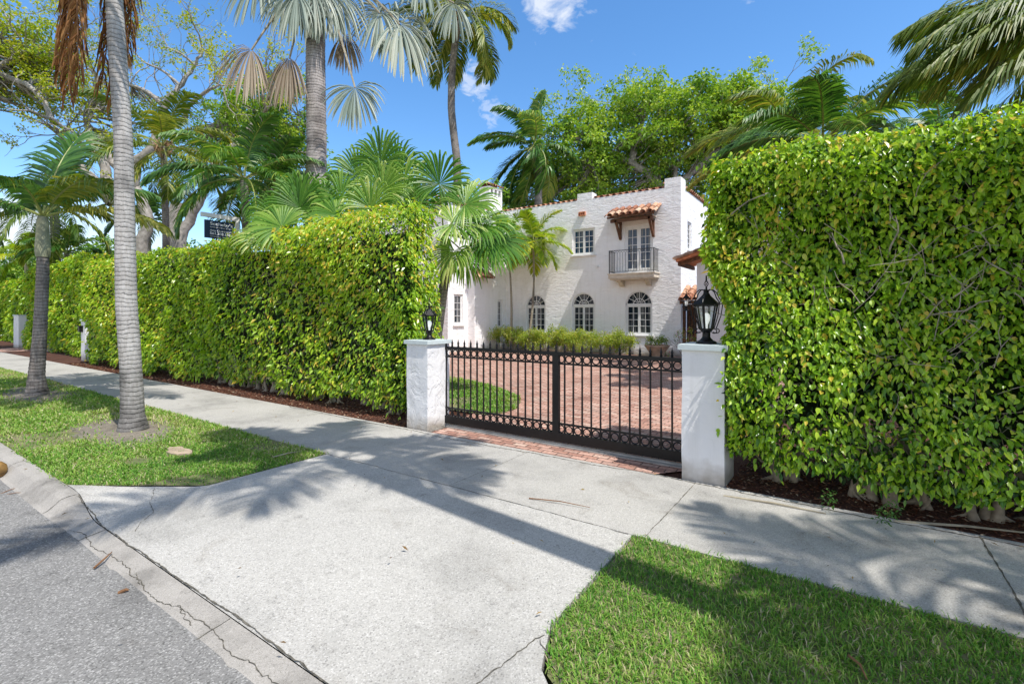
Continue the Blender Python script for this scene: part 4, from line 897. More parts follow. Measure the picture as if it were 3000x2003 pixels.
def txt(s,size,y,z,bold=0):
    cu=bpy.data.curves.new('t','FONT'); cu.body=s; cu.size=size; cu.extrude=.002; cu.offset=bold
    o=bpy.data.objects.new('t',cu); COL.objects.link(o); dg=bpy.context.evaluated_depsgraph_get(); me=bpy.data.meshes.new_from_object(o.evaluated_get(dg)); bpy.data.objects.remove(o)
    me.materials.clear(); me.materials.append(M['lettering'])
    mw=max(v.co.x for v in me.vertices)
    oo=bpy.data.objects.new('lettering',me); COL.objects.link(oo); oo.parent=pan; oo.rotation_euler=(R_(90),0,R_(90)); oo.location=V(sx+.024,y,z)-wloc(pan); return oo,mw
yl=ya+ww*.17
for s,h,f,b in (("Sotheby's",.22,.745,.0015),("INTERNATIONAL REALTY",.075,.60,0),("Amy Quattrocchi",.13,.40,.0008),("561.308.1688",.17,.215,.0015),("sothebyshomes.com/palmbeach",.055,.09,0)):
    o,mw=txt(s,h*hh*1.1,yl,zb_+hh*f,b); k=ww*.78/mw; o.scale=(k if s[0]!='A' else k,1,1)
# ------------------------------------------------------------------ garden bits
for i,x in enumerate(np.linspace(-14.3,-8.1,9)):
    y=20.4-.12*abs(i-4)+rng.uniform(-.1,.1); sh=thing('shrub',(x,y,0),['loose yellow green shrub below the arched windows','bright ragged shrub in the row below the arched windows','pale leafy shrub in the row under the house windows'][0],'shrub','shrubs in a row below the arched windows')
    mb=MB(); tips=[]
    for k in range(7): a=rng.uniform(0,6.28); grow(mb,(x+.1*math.cos(a),y+.1*math.sin(a),0),V(math.cos(a)*.6,math.sin(a)*.6,1),rng.uniform(.38,.56),.018,2,tips,shrink=.78)
    mb.build('stem',M['twig'],sh); lf=MB(); clump_leaves(lf,[t_[0] for t_ in tips],20,.17,.10,.042,.6,flat=1); lf.build('foliage',M['shrub'],sh)
pp_=at_g(1925,1052); pp_[1]=20.9; px0=at_y(1925,1000,20.8)
pt=thing('planter_bowl',(px0[0],20.8,0),'wide weathered clay bowl standing by the house plinth','planter')
q=MB(); q.lathe((px0[0],20.8,0),[(.26,0),(.28,.05),(.36,.22),(.5,.42),(.53,.44),(.53,.5),(.47,.5),(.45,.42)],24); q.build('bowl',M['pot'],pt,smooth=False)
q=MB(); q.lathe((px0[0],20.8,.40),[(.45,0),(.2,.04)],16); q.build('earth',M['mulch'],pt)
fp=thing('flowering_plant',(px0[0],20.8,.42),'green plant with small pale flowers growing in the clay bowl','plant')
q=MB(); cl=[V(px0[0]+rng.uniform(-.4,.4),20.8+rng.uniform(-.3,.3),.55+rng.uniform(0,.28)) for _ in range(40)]; clump_leaves(q,cl,16,.12,.07,.045,.35,flat=1); q.build('foliage',M['shrub'],fp)
rb_=at_y(2022,985,20.5); rp=thing('flower_bush',(rb_[0],20.5,0),'small reddish flowering bush beside the porch','plant')
q=MB(); cl=[V(rb_[0]+rng.normal(0,.42),20.5+rng.normal(0,.25),.45+rng.uniform(-.3,.75)) for _ in range(60)]; clump_leaves(q,cl,10,.14,.06,.04,.4,flat=1); q.build('foliage',M['shrub'],rp)
q=MB(); clump_leaves(q,cl,5,.18,.05,.045,.5,flat=1); tag(q.build('flowers',M['flower'],rp),kind='stuff')
mb=MB(); tips=[]
for k in range(5): grow(mb,(rb_[0]-.3+.05*k,20.5,0),V(rng.normal(0,.3),0,1),.5,.02,2,tips)
mb.build('stem',M['twig'],rp)
# ground debris
cg=at_g(6,1398,-.12); q=MB(); q.lathe((0,0,0),[(.02,0),(.075,.03),(.10,.09),(.09,.15),(.05,.19),(.01,.205)],14); o=tag(q.build('coconut',M['coconut'],loc=(0,0,0),smooth=True),'fallen coconut lying on the road at the left edge','coconut'); o.location=(cg[0],cg[1]-.05,-.12)
def twig(px,py,px2,py2,z,label,r=.007,mat='rachis_brown',lift=.01):
    a=at_g(px,py,z); b=at_g(px2,py2,z); a[2]+=r*.8; b[2]+=r*.8+lift; m=(a+b)/2+V(.01,.01,.012)
    q=MB(); q.tube([a,m,b],[r,r*.8,r*.4],6); return tag(q.build('fallen_twig',M[mat],loc=a),label,'twig')
twig(276,1665,328,1622,-.1,'short brown twig lying across the gutter crack',.009)
twig(348,1740,377,1736,-.12,'stubby brown bark piece on the asphalt',.013)
twig(0,1448,48,1432,-.12,'thin dry twig on the road at left edge',.005); twig(15,1450,70,1446,-.12,'second thin dry twig by the left edge',.004)
twig(1550,1460,1728,1490,.01,'long thin curved palm strand on the pale sidewalk',.006)
twig(2120,1455,2420,1510,-.005,'pale dry palm stalk in the mulch near the right pillar',.012,'rachis_pale'); twig(2620,1530,3050,1572,-.005,'long dry palm stalk along the mulch at the right edge',.013,'rachis_pale')
twig(2487,1923,2540,1998,.02,'brown dry blade lying on the right lawn',.008); twig(800,1340,880,1325,.02,'dry strip of bark lying on the left verge',.009,'rachis_pale')
st=at_g(525,1325); q=MB(); q.prism([(st[0]+.28*r*math.cos(a),st[1]+.12*r*math.sin(a)) for a,r in zip(np.linspace(0,6.28,14,endpoint=False),rng.uniform(.75,1.1,14))],0,.03); tag(q.build('flat_stone',M['stone'],loc=st),'flat sandy stone sunk in the left verge','stone')
for px,py,r in ((2455,1480,.05),(2560,1508,.07),(2900,1545,.05),(2370,1475,.035)):
    g=at_g(px,py); q=MB(); q.lathe((g[0],g[1],-.02),[(r,0),(r*1.05,r*.3),(r*.5,r*.75),(.005,r*.8)],9); 
# small weeds
for k,(px,py) in enumerate(((2615,1522),(2585,1545),(2430,1495))):
    g=at_g(px,py); w_=thing('weed',(g[0],g[1],0),['leafy weed by the mulch edge below the hedge','low weed at the sidewalk edge under the hedge','tiny weed nearest the pillar in the mulch'][k],'weed'); q=MB(); clump_leaves(q,[V(g[0],g[1],.06+.04*j) for j in range(3)],16,.06,.035,.016,.3,flat=.8); q.build('foliage',M['palm'],w_)

# ------------------------------------------------------------------ palms
def palm(label,base,path,rad,tmat,crown,nf,L,ll,lw,nl,mat,rmat,cat='palm tree',shaft=None,wind=.3,el=(-.4,1.3),droop=(1.0,1.6),group=None,azs=None,rb=.5,ldroop=.7,ringd=.12,amp=.02,name='palm_tree',rr=.03,fiber=False,seg=16,els=None,lift=.2,Ls=None):
    th=thing(name,base,label,cat,group)
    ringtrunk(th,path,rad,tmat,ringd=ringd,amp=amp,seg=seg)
    c=np.array(crown,float)
    if shaft:
        p0=np.array(path[-1],float); q=MB(); s=np.linspace(0,1,8)[:,None]; q.tube(p0+(c-p0)*s,[shaft*1.0,shaft*1.12,shaft*1.1,shaft*1.02,shaft*.96,shaft*.92,shaft*.86,shaft*.7],14); q.build('crownshaft',M['shaft_green'] if shaft<.11 else M['crownshaft'],th,smooth=True)
    if fiber:
        q=MB(); 
        for k in range(26):
            a=rng.uniform(0,6.28); z=rng.uniform(-.5,.15); p=c+V(.12*math.cos(a),.12*math.sin(a),z); q.tube([p,p+V(.16*math.cos(a),.16*math.sin(a),.15),p+V(.26*math.cos(a),.26*math.sin(a),rng.uniform(-.1,.3))],[.045,.03,.01],5)
        q.build('fiber',M['fiber'],th)
    for k in range(nf):
        a=azs[k] if azs is not None else k*2.399+rng.uniform(-.3,.3); f=k/max(1,nf-1)
        e=els[k] if els is not None else el[1]+(el[0]-el[1])*f**.8+rng.uniform(-.12,.12)
        d=droop[0]+(droop[1]-droop[0])*rng.random()
        frond(th,c+V(math.cos(a)*.05,math.sin(a)*.05,-.1*f),a,e,(Ls[k] if Ls is not None else L*rng.uniform(.88,1.08)),d,ll,lw,nl,mat,rmat,wind=wind,rr=rr,rb=float(np.clip(rb+rng.normal(0,.1)+(f>.8)*.15,0,1)),ldroop=ldroop,lift=lift)
    return th
# leaning grey coconut palm in the verge
D0=7.6
tp=[at_g(390,1258)]+[at_d(x*1.2772,y*1.2772,D0) for x,y in ((304,950),(303,900),(300,840),(296,780),(290,700),(288,600),(286,480),(283,320),(275,200),(268,100),(262,0),(255,-120),(246,-260),(240,-400),(236,-520))]
tr_=[.21,.158,.150,.142,.143,.140,.136,.130,.122,.118,.118,.112,.105,.1,.1,.1]
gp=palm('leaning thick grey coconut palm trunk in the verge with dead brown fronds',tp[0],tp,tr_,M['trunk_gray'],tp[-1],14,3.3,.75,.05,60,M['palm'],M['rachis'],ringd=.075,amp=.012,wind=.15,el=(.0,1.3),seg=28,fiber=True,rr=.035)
# dead hanging fronds: tip pixels traced
def hangfrond(parent,start,tip,ll,lw,n,mat,rmat,sag=.0,rb=.5,ld=2.2,out=V(0,0,0)):
    start=np.array(start,float); tip=np.array(tip,float); s=np.linspace(0,1,12)[:,None]; mid=(start+tip)/2+out
    P=(1-s)**2*start+2*s*(1-s)*mid+s**2*tip
    mb=MB(); mb.tube(P,np.linspace(.028,.006,12),6,mi=1); T=nrm(np.gradient(P,axis=0)); t=np.linspace(.12,1,n); x=t*11; i=np.minimum(x.astype(int),10); f=(x-i)[:,None]
    p=P[i]*(1-f)+P[i+1]*f; tn=nrm(T[i]*(1-f)+T[i+1]*f)
    for sg in (1,-1):
        sd=nrm(rt*sg+fw*rng.uniform(-.5,.5,(n,1))+rng.normal(0,.15,(n,3))); ln=(ll*rng.uniform(.6,1.1,n)*np.sin(math.pi*(.2+.7*t))**.5)[:,None]
        d0=nrm(sd*.55+tn*.8); d1=nrm(d0*.35+V(0,0,-1)); d2=nrm(V(0,0,-1)+sd*.12+rng.normal(0,.1,(n,3)))
        q1=p+d0*ln*.3; q2=q1+d1*ln*.35; q3=q2+d2*ln*.35; wv=nrm(np.cross(d1,rng.normal(size=(n,3))))*lw/2
        v=np.stack([p-wv*.4,p+wv*.4,q1-wv,q1+wv,q2-wv*.8,q2+wv*.8,q3],1).reshape(-1,3); b=np.arange(n)[:,None]*7; r=np.clip(rng.normal(rb,.22,n),0,1)
        mb.add(v,np.concatenate([b+np.array([[0,1,3,2]]),b+np.array([[2,3,5,4]])]),np.concatenate([r,r])); mb.add(v,b+np.array([[4,5,6]]),r)
    o=mb.build('dead_frond',[mat,rmat],parent); o['label']='dead brown hanging frond'; return o
top=tp[-1]
for (px,py,d,l_,n_,o_) in ((200,262,7.45,.75,190,V(-.35,-.1,.5)),(232,225,7.3,.7,160,V(-.2,-.2,.5)),(172,215,7.7,.65,150,V(-.5,.1,.6)),(300,235,8.1,.75,150,V(.0,.3,.4)),(335,285,8.0,.75,190,V(.1,.3,.4)),(372,170,8.2,.6,130,V(.35,.3,.4))):
    hangfrond(gp,top,at_d(px,py,d),l_,.024,n_,M['dead_brown'],M['rachis_brown'],out=o_)
# ringed palm with crownshaft at left
D1=10.9; k1=.319
zl=lambda x,y,d=D1: at_d(x*k1,600+y*k1,d)
tp=[at_g(109,1156)]+[zl(335,1568),zl(355,1350),zl(368,1150),zl(378,950),zl(388,750),zl(394,600),zl(394,480)]
cr=zl(392,110)
lp=palm('slender dark ringed palm with grey crownshaft left of the leaning palm',tp[0],tp,[.21,.145,.132,.122,.118,.115,.112,.108],M['trunk_dark'],cr,0,1,1,1,1,M['palm'],M['rachis'],shaft=.125,ringd=.10,amp=.03,seg=20)
# view-relative azimuths: 0 = right in photo
vaz=lambda deg: YAW+R_(deg)
for (az,e,L,dr,ll,rb,m,wd) in ((100,1.32,2.6,.55,.95,.35,'palm',.0),(170,1.0,2.2,1.3,.7,.3,'palm',0),(185,.5,2.4,1.7,.7,.35,'palm',0),(-20,.75,2.6,1.25,.8,.55,'palm_olive',0),(10,.35,2.6,1.0,.8,.75,'palm_olive',0),(40,.9,2.3,1.2,.7,.5,'palm',0),(140,.6,2.2,1.3,.7,.4,'palm',0),(230,.5,2.0,1.5,.7,.4,'palm',0),(-70,.9,1.9,1.6,.6,.5,'palm',0),(75,1.0,2.2,1.0,.7,.45,'palm',0)):
    frond(lp,cr,vaz(az),e,L,dr,ll,.052,52,M[m],M['rachis'],wind=wd,rb=rb,ldroop=.55 if az==100 else 1.1,rr=.03,s0=.16,lift=.15)
# tall coconut, thin trunk
D2=36
tp=[at_d(1345,930,D2)*V(1,1,0)]+[at_d(x,y,D2) for x,y in ((1345,700),(1341,560),(1338,460),(1330,400),(1322,320),(1323,240),(1328,166),(1336,110),(1345,66))]
palm('tall thin coconut palm against open sky left of centre',tp[0],tp,[.42,.31,.30,.29,.28,.275,.26,.25,.24,.22],M['trunk_dark'],at_d(1346,45,D2),18,5.2,1.5,.11,80,M['palm_olive'],M['rachis'],rr=.06,wind=.25,el=(-.5,1.3),droop=(1.1,1.7),fiber=True,ringd=.13,rb=.5)
# thick trunk silver fan palm
D3=17
z1=lambda x,y,d=D3: at_d(x*.4464,y*.4464,d); z2=lambda x,y,d=D3: at_d(600+x*.4464,y*.4464,d)
tp=[at_d(925,930,D3)*V(1,1,0)]+[at_d(x,y,D3) for x,y in ((925,600),(926,500),(928,420),(926,330),(925,240),(924,160),(926,80),(930,0),(935,-60))]
sp=thing('silver_fan_palm',tp[0],'massive trunk fan palm with silver leaves and hanging dead tan leaves','palm tree')
ringtrunk(sp,tp,[.42,.36,.34,.33,.33,.325,.32,.31,.30,.28],M['trunk_thick'],ringd=.14,amp=.02,seg=24)
C3=np.array(tp[-1])+V(0,0,.1); dnn=V(0,0,-1)
def fl(px,py,start,axis,nm,Rr,mat,rb,droop,d=D3,spread=230,hangp=1.2,lab=None,nseg=40,pm='rachis_pale'):
    o=fanleaf(sp,start,at_d(px,py,d),axis,nm,Rr,M[mat],M[pm],nseg=nseg,spread=spread,droop=droop,rb=rb,hangp=hangp,prad=.04,split=.58,jit=.07)
    if lab: o['label']=lab
toC=-fw
fl(737,147,C3+V(-.2,0,.4),-rt*.55+dnn*.9,toC,1.85,'dead_fan',.5,1.6,16.6,200,.9,'dead tan fan leaf')
fl(848,172,C3+V(-.1,-.1,.2),-rt*.2+dnn,toC+UP*.3,1.75,'dead_fan',.35,1.8,16.4,200,.8,'dead tan fan leaf')
fl(1008,104,C3,rt*.5+dnn,toC+UP*.2,1.4,'dead_fan',.45,1.6,17.3,190,.9,'dead tan fan leaf')
fl(1040,258,C3+V(.1,-.1,0),rt*.15+dnn,toC+UP*.3,1.5,'silver',.5,.9,16.3,230,1.2)
fl(1171,72,C3+V(0,0,.8),rt*.5+dnn*.6,toC+UP*.6,2.1,'silver',.75,1.5,16.6,240,1.0)
fl(1150,60,C3+V(0,0,.8),rt*.9+dnn*.1,toC+UP*.2,1.9,'silver',.3,1.3,17.4,250,1.2)
fl(1113,40,C3+V(0,0,.5),-rt*.3+dnn*.4,toC+UP*.6,1.5,'silver',.6,.8,16.9,250,1.2)
for k,(px,py,a) in enumerate(((870,-15,-.7),(915,-25,-.2),(950,-20,.2),(990,-10,.8),(850,-30,-1.1))):
    fl(px,py,C3+V(0,0,.2),rt*a+dnn*.9,toC+UP*.3,1.75,'silver',.6 if k%2 else .45,1.4,16.3+.15*k,220,1.0)
fl(760,-60,C3+V(0,0,.5),-rt*.8+dnn*.5,toC+UP*.4,1.9,'silver',.35,1.2,16.8,230,1.2); fl(1230,-60,C3+V(0,0,.9),rt*.8+dnn*.5,toC+UP*.4,1.5,'silver',.4,1.3,16.8,230,1.2); fl(1330,10,C3+V(0,0,.9),rt*.4+dnn*.9,toC+UP*.2,1.6,'silver',.4,1.3,17.8,230,1.2)
fl(930,-140,C3,UP,toC,2.0,'silver',.4,.4,17,300); fl(1060,-150,C3,UP+rt,toC,2.0,'silver',.4,.4,17.5,300); fl(820,-150,C3,UP-rt,toC,2.0,'silver',.4,.4,17.5,300)
# green fan palms behind left hedge
def fanpalm(label,base,path,rad,crown,lv,group='fan palms behind the long hedge'):
    th=thing('fan_palm',base,label,'fan palm',group); ringtrunk(th,path,rad,M['trunk_small'],ringd=.09,amp=.02,seg=16)
    c=np.array(crown,float)
    for (px,py,d,ax,nm,Rr,rb,dr,sprd) in lv:
        fanleaf(th,c,at_d(px,py,d),ax,nm,Rr,M['fan'],M['rachis'],nseg=46,spread=sprd,droop=dr,rb=rb,hangp=4.5,prad=.016,split=.6,jit=.025)
    return th
c1=at_d(1300,690,11)
fanpalm('fan palm with curved slim trunk rising beside the left gate pillar lantern',at_d(1272,1100,11)*V(1,1,0),[at_d(1262,1170,11)*V(1,1,0),at_d(1270,1060,11),at_d(1281,978,11),at_d(1293,890,11),at_d(1302,825,11),at_d(1307,760,11),c1],[.15,.13,.115,.108,.105,.11,.09],c1,[
 (1287,540,10.9,UP+rt*.35,toC+rt*.2,.9,.35,.8,300),
 (1362,600,10.7,rt+UP*.45,toC+UP*.8,.95,.6,.8,270),
 (1328,655,10.5,rt*1+UP*.05,toC+UP*.9,.85,.7,.6,300),
 (1395,660,10.7,rt+UP*.1,toC+UP*1.2,1.05,.3,1.0,260),
 (1410,715,10.6,rt*.9-UP*.3,toC+UP*.9,1.0,.35,1.1,250),
 (1330,735,10.4,-rt*.2-UP*.35,toC+UP*1.6,.85,.75,1.4,250),
 (1360,742,10.9,rt*.4-UP*.6,toC+UP*1.0,.85,.55,1.5,230),(1455,700,10.6,rt*.8-UP*.5,toC+UP*.9,.9,.35,1.2,240),
 (1235,600,11.3,-rt*.5+UP*.8,toC,.8,.4,.8,300)])
c2=at_d(1095,640,11.5)
fanpalm('broad fan palm clump rising over the right part of the long hedge',at_d(1095,1080,11.5)*V(1,1,0),[at_d(1095,1080,11.5)*V(1,1,0),at_d(1095,850,11.5),at_d(1095,720,11.5),c2],[.16,.13,.12,.1],c2,[
 (1115,480,11.4,UP+rt*.1,toC-rt*.35,.95,.45,.8,300),(1050,520,11.6,UP-rt*.7,toC+UP*.1,.9,.4,.8,290),(1180,540,11.2,UP+rt*.8,toC-rt*.5,.9,.6,.8,280),
 (1120,560,10.9,UP+rt*.2,toC+UP*.3,.85,.7,.9,300),(1000,580,11.4,-rt*.8+UP*.6,toC+UP*.5,.85,.5,.9,280),(1085,610,10.8,UP*.7-rt*.1,toC+UP*.8,.8,.65,1.0,300),
 (1185,600,10.9,rt*.8+UP*.3,toC+UP*.6,.8,.5,1.0,280),(985,630,11.0,-rt+UP*.2,toC+UP*.8,.75,.6,1.0,270),(1160,500,12.2,UP+rt*.3,toC,.9,.25,.5,300)])
c3=at_d(860,690,11.5)
fanpalm('low fan palm spreading just above the hedge beside the estate sign',at_d(860,1050,11.5)*V(1,1,0),[at_d(860,1050,11.5)*V(1,1,0),at_d(860,850,11.5),c3],[.15,.12,.1],c3,[
 (877,610,11.3,UP-rt*.25,toC+UP*.2,.95,.4,.9,300),(825,665,11.0,-rt*.9+UP*.25,toC+UP*.7,.85,.65,.8,290),(810,640,11.6,-rt*.6+UP*.8,toC,.8,.5,.9,280),
 (940,620,11.4,rt*.5+UP*.9,toC+UP*.2,.85,.45,.9,290),(780,690,11.2,-rt+UP*.05,toC+UP*1.0,.8,.75,.7,280),(930,660,11,rt*.7+UP*.3,toC+UP*.9,.95,.5,.9,280),(890,590,12,UP,toC,.9,.3,.7,300)])
# feather palms behind the hedge, left
def quickpalm(label,px,pyc,d,pyb,rad,tmat,nf,L,ll,lw,nl,mat,el=(-.3,1.3),shaft=None,sh_len=0,wind=.25,rb=.45,group=None,fiber=False,droop=(1.0,1.6),ldroop=.8,bend=0,lift=.15,base0=True):
    c=at_d(px,pyc,d); b=at_d(px+bend,pyb,d)*V(1,1,0); top=c-V(0,0,sh_len)
    n=6; path=[b+(top-b)*(i/(n-1)) + rt*math.sin(i/(n-1)*math.pi)*.12 for i in range(n)]
    return palm(label,b,path,[rad*1.35]+[rad*(1.05-.03*i) for i in range(n-1)],tmat,c,nf,L,ll,lw,nl,mat,M['rachis'],shaft=shaft,wind=wind,el=el,rb=rb,group=group,fiber=fiber,droop=droop,ldroop=ldroop,rr=.03,lift=lift,ringd=.16,seg=12)
quickpalm('dark feathery palm drooping above the estate sign',714,520,16,1000,.13,M['trunk_dark'],18,2.8,.8,.05,70,M['palm'],el=(-.4,1.25),wind=.1,rb=.35,droop=(1.0,1.5))
quickpalm('second dark feathery palm left of the thick trunk',800,560,18.5,1000,.13,M['trunk_dark'],15,2.6,.8,.055,60,M['palm'],el=(-.1,1.3),wind=.1,rb=.3)
quickpalm('coconut palm with fibrous crown behind the leaning grey trunk',478,430,20,1000,.13,M['trunk_dark'],16,3.3,.85,.06,56,M['palm_olive'],el=(-.7,1.35),wind=.1,rb=.4,fiber=True)
quickpalm('palm with pale ringed trunk directly behind the ringed palm crown',158,600,24,1000,.2,M['trunk_thick'],14,3.3,.9,.08,44,M['palm_olive'],el=(-.6,1.2),wind=.1,rb=.3)
quickpalm('small arching palm above the far left hedge',75,745,34,1000,.12,M['trunk_small'],13,2.7,.8,.08,40,M['palm_light'],el=(-.1,1.2),wind=0,rb=.35,base0=False)
quickpalm('short bushy palm between ringed palm and leaning palm',195,735,24,1000,.12,M['trunk_small'],12,1.9,.6,.07,34,M['palm'],el=(0,1.2),wind=0,rb=.5)
quickpalm('small blue green palm low behind pale tree trunks',432,640,30,1000,.14,M['trunk_small'],12,2.6,.8,.1,34,M['palm'],el=(-.2,1.2),wind=0,rb=.3)
# house palms
for k,(px,pc,pxb,pb,d) in enumerate(((1487,690,1497,1000,24.3),(1563,705,1543,985,23.6))):
    c=at_d(px,pc,d); b=at_d(pxb,pb,d)*V(1,1,0); n=7; path=[b+(c-V(0,0,.35)-b)*(i/(n-1))+rt*(.10 if k==0 else .15)*math.sin(i/(n-1)*math.pi)*(1 if k==0 else 1) for i in range(n)]
    palm(['thin stemmed young palm nearest the corner of the house','thin stemmed young palm in front of the first arched window'][k],b,path,[.09,.065,.06,.055,.05,.05,.045],M['trunk_small'],c,15,1.8,.62,.06,46,M['palm_light'],M['rachis'],shaft=.07,wind=.0,el=(-.5,1.35),droop=(.8,1.4),group='young palms by the house',rb=.5,ldroop=.45,rr=.02,seg=10,amp=.03,ringd=.14)
# royal-like palm behind the house
c=at_d(1565,425,36); b=at_d(1577,930,36)*V(1,1,0); n=5; tz=at_d(1577,505,36)
palm('windswept palm with green crownshaft rising behind the house roof',b,[b+(tz-b)*(i/4) for i in range(5)],[.4,.34,.3,.3,.28],M['trunk_dark'],c,20,4.7,1.25,.10,84,M['palm'],M['rachis'],shaft=.3,wind=.75,el=(-1.1,1.4),droop=(.9,1.5),rb=.5,ldroop=.8,rr=.06,ringd=.2)
# palms over right hedge
quickpalm('arching green palm rising behind the top of the right hedge',2410,415,11.0,1000,.13,M['trunk_small'],17,2.5,.8,.045,84,M['palm'],el=(-.1,.95),wind=.2,rb=.45,droop=(.9,1.5))
quickpalm('windblown yellowish palm behind the right hedge top',2300,400,15.0,1000,.13,M['trunk_small'],14,2.9,.8,.045,76,M['palm_olive'],el=(-.2,1.1),wind=.7,rb=.55)
quickpalm('hazy feathery palm low behind the right hedge',2760,400,13.0,1000,.13,M['trunk_small'],14,2.3,.7,.05,46,M['palm'],el=(-.2,1.2),wind=.2,rb=.4)
c=at_d(3330,40,6.6); b=c*V(1,1,0); rp_=palm('coconut palm whose big fronds enter at the upper right corner',b,[b,b+V(.05,0,2),b+V(0,0,4),c-V(0,0,.1)],[.25,.17,.15,.13],M['trunk_gray'],c,0,1,1,1,1,M['palm_olive'],M['rachis'],fiber=True)
for (az,e,L,dr,rb) in ((178,.22,2.6,1.05,.5),(186,-.05,2.5,1.1,.4),(172,.45,2.6,1.15,.3),(200,.0,2.2,1.0,.5),(158,.35,2.4,1.1,.3),(166,.02,2.3,.8,.5),(120,.6,3,1.4,.3),(240,.4,3,1.4,.4),(300,.5,3,1.4,.4),(0,.6,3,1.4,.4),(60,.6,3,1.4,.4),(150,.75,2.6,1.2,.3)):
    frond(rp_,c,vaz(az),e,L,dr,1.0,.028,120,M['palm_olive'],M['rachis'],rb=rb,ldroop=1.1,rr=.03,lift=.0,wind=.35)
# out of frame palms in the right verge: they throw the shadows across the driveway
def vergepalm(label,x,y,h,lean,nf=16,L=3.0,nl=64,azs=None,els=None,Ls=None):
    b=V(x,y,0); t=V(x+lean[0],y+lean[1],h); n=8; path=[b+(t-b)*(i/(n-1)) for i in range(n)]
    return palm(label,b,path,[.26,.19,.175,.165,.16,.155,.15,.14],M['trunk_gray'],t+V(0,0,.1),nf,L,.85,.06,nl,M['palm'],M['rachis'],wind=.1,el=(-.7,1.3),fiber=False,ringd=.09,azs=azs,els=els,Ls=Ls)
vergepalm('tall coconut palm standing in the verge right of the view',2.6,2.85,12.6,(-.7,-.9),azs=[R_(a) for a in (178,196,160,-106,140,75,10,215,185,-60,35,120)],els=[.4,-.1,.1,.15,.6,.3,.3,-.5,.9,.8,.0,-.3],Ls=[3.2,3.0,2.6,3.6,2.4,2.0,1.9,2.6,2.6,1.6,1.8,2.2],nf=12,nl=42)
vergepalm('second verge coconut palm further right of the view',8.3,1.95,11.5,(-.3,-.3),azs=[R_(a) for a in (168,150,8,-12,28,115,60,200)],els=[.1,.5,.1,.6,-.2,.1,.3,.8],Ls=[3.0,3,2.8,3,2.6,2.6,2.2,2.0],nf=8,nl=34)
vergepalm('third verge coconut palm far to the right',10.2,2.6,14.0,(-.2,.2),nf=10,L=2.9,nl=36)

# ------------------------------------------------------------------ broad trees
def tree(label,loc,limbs,zones,leafmat_,nclump,nper,crad,ll,lw,rb=.5,extra=2,limbmat='graybark',flat=.6,twigL=1.0,group=None,bare=(),name='tree'):
    th=thing(name,loc,label,'tree',group)
    wd=MB(); pts=[]; tips=[]
    for P,r0,r1 in limbs:
        P=np.asarray(P,float); s=np.concatenate([[0],np.cumsum(np.linalg.norm(np.diff(P,axis=0),axis=1))]); t=np.linspace(0,s[-1],max(6,len(P)*4)); Q=np.stack([np.interp(t,s,P[:,i]) for i in range(3)],-1)
        k=np.array([.25,.5,.25]); Q[1:-1]=Q[:-2]*.25+Q[1:-1]*.5+Q[2:]*.25; Q[1:-1]+=rng.normal(0,.03*r0/.3,Q[1:-1].shape)
        wd.tube(Q,np.linspace(r0,r1,len(Q)),10,cap=False); pts+=[(q,np.interp(i,[0,len(Q)],[r0,r1])) for i,q in enumerate(Q)]
        if r1<.2:
            for e in range(extra): 
                grow(wd,Q[-1],nrm(Q[-1]-Q[-3]+rng.normal(0,.4,3)),twigL,r1*.75,3,tips,bend=.5,up=.15,shrink=.78)
            for i in range(len(Q)//2,len(Q),3): grow(wd,Q[i],nrm(nrm(Q[i]-Q[i-1])+rng.normal(0,.8,3)+V(0,0,.3)),twigL*.8,r1*.5,2,tips,bend=.5,up=.2)
    PT=np.array([p for p,_ in pts]); RD=np.array([r for _,r in pts])
    C=[]
    vol=sum(z[3] for z in zones)
    for (c,rad,fillb,wt) in zones:
        m=int(nclump*wt/vol)
        d=nrm(rng.normal(size=(m,3))); rr=rng.uniform(fillb,1,(m,1)); C.append(np.array(c)+d*rr*np.array(rad))
    C=np.concatenate(C) if C else np.zeros((0,3))
    for c in C:
        dd=np.linalg.norm(PT-c,axis=1)+np.clip(c[2]-PT[:,2],-9,0)*-.5; i=int(np.argmin(dd+rng.uniform(0,.8,len(dd)))); p=PT[i]; m=(p+c)/2+rng.normal(0,.3,3)-V(0,0,.2)
        s=np.linspace(0,1,6)[:,None]; Q=(1-s)**2*p+2*s*(1-s)*m+s**2*c; wd.tube(Q,np.linspace(min(.07,RD[i]*.6),.012,6),5,cap=False)
    wd.build('trunk',M[limbmat],th,smooth=True)
    lf=MB()
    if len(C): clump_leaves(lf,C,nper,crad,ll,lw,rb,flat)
    if tips and bare is not None:
        T=np.array([t[0] for t in tips]); 
        if len(bare): T=T[rng.random(len(T))<bare[0]]
        clump_leaves(lf,T,bare[1] if len(bare)>1 else 14,crad*.55,ll*.8,lw*.8,rb+.1,flat)
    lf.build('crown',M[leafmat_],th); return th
DT=25
T=lambda *pp,d=DT: [z1(x,y,d+dd) for (x,y,dd) in pp]
base1=at_d(505,930,DT)*V(1,1,0)
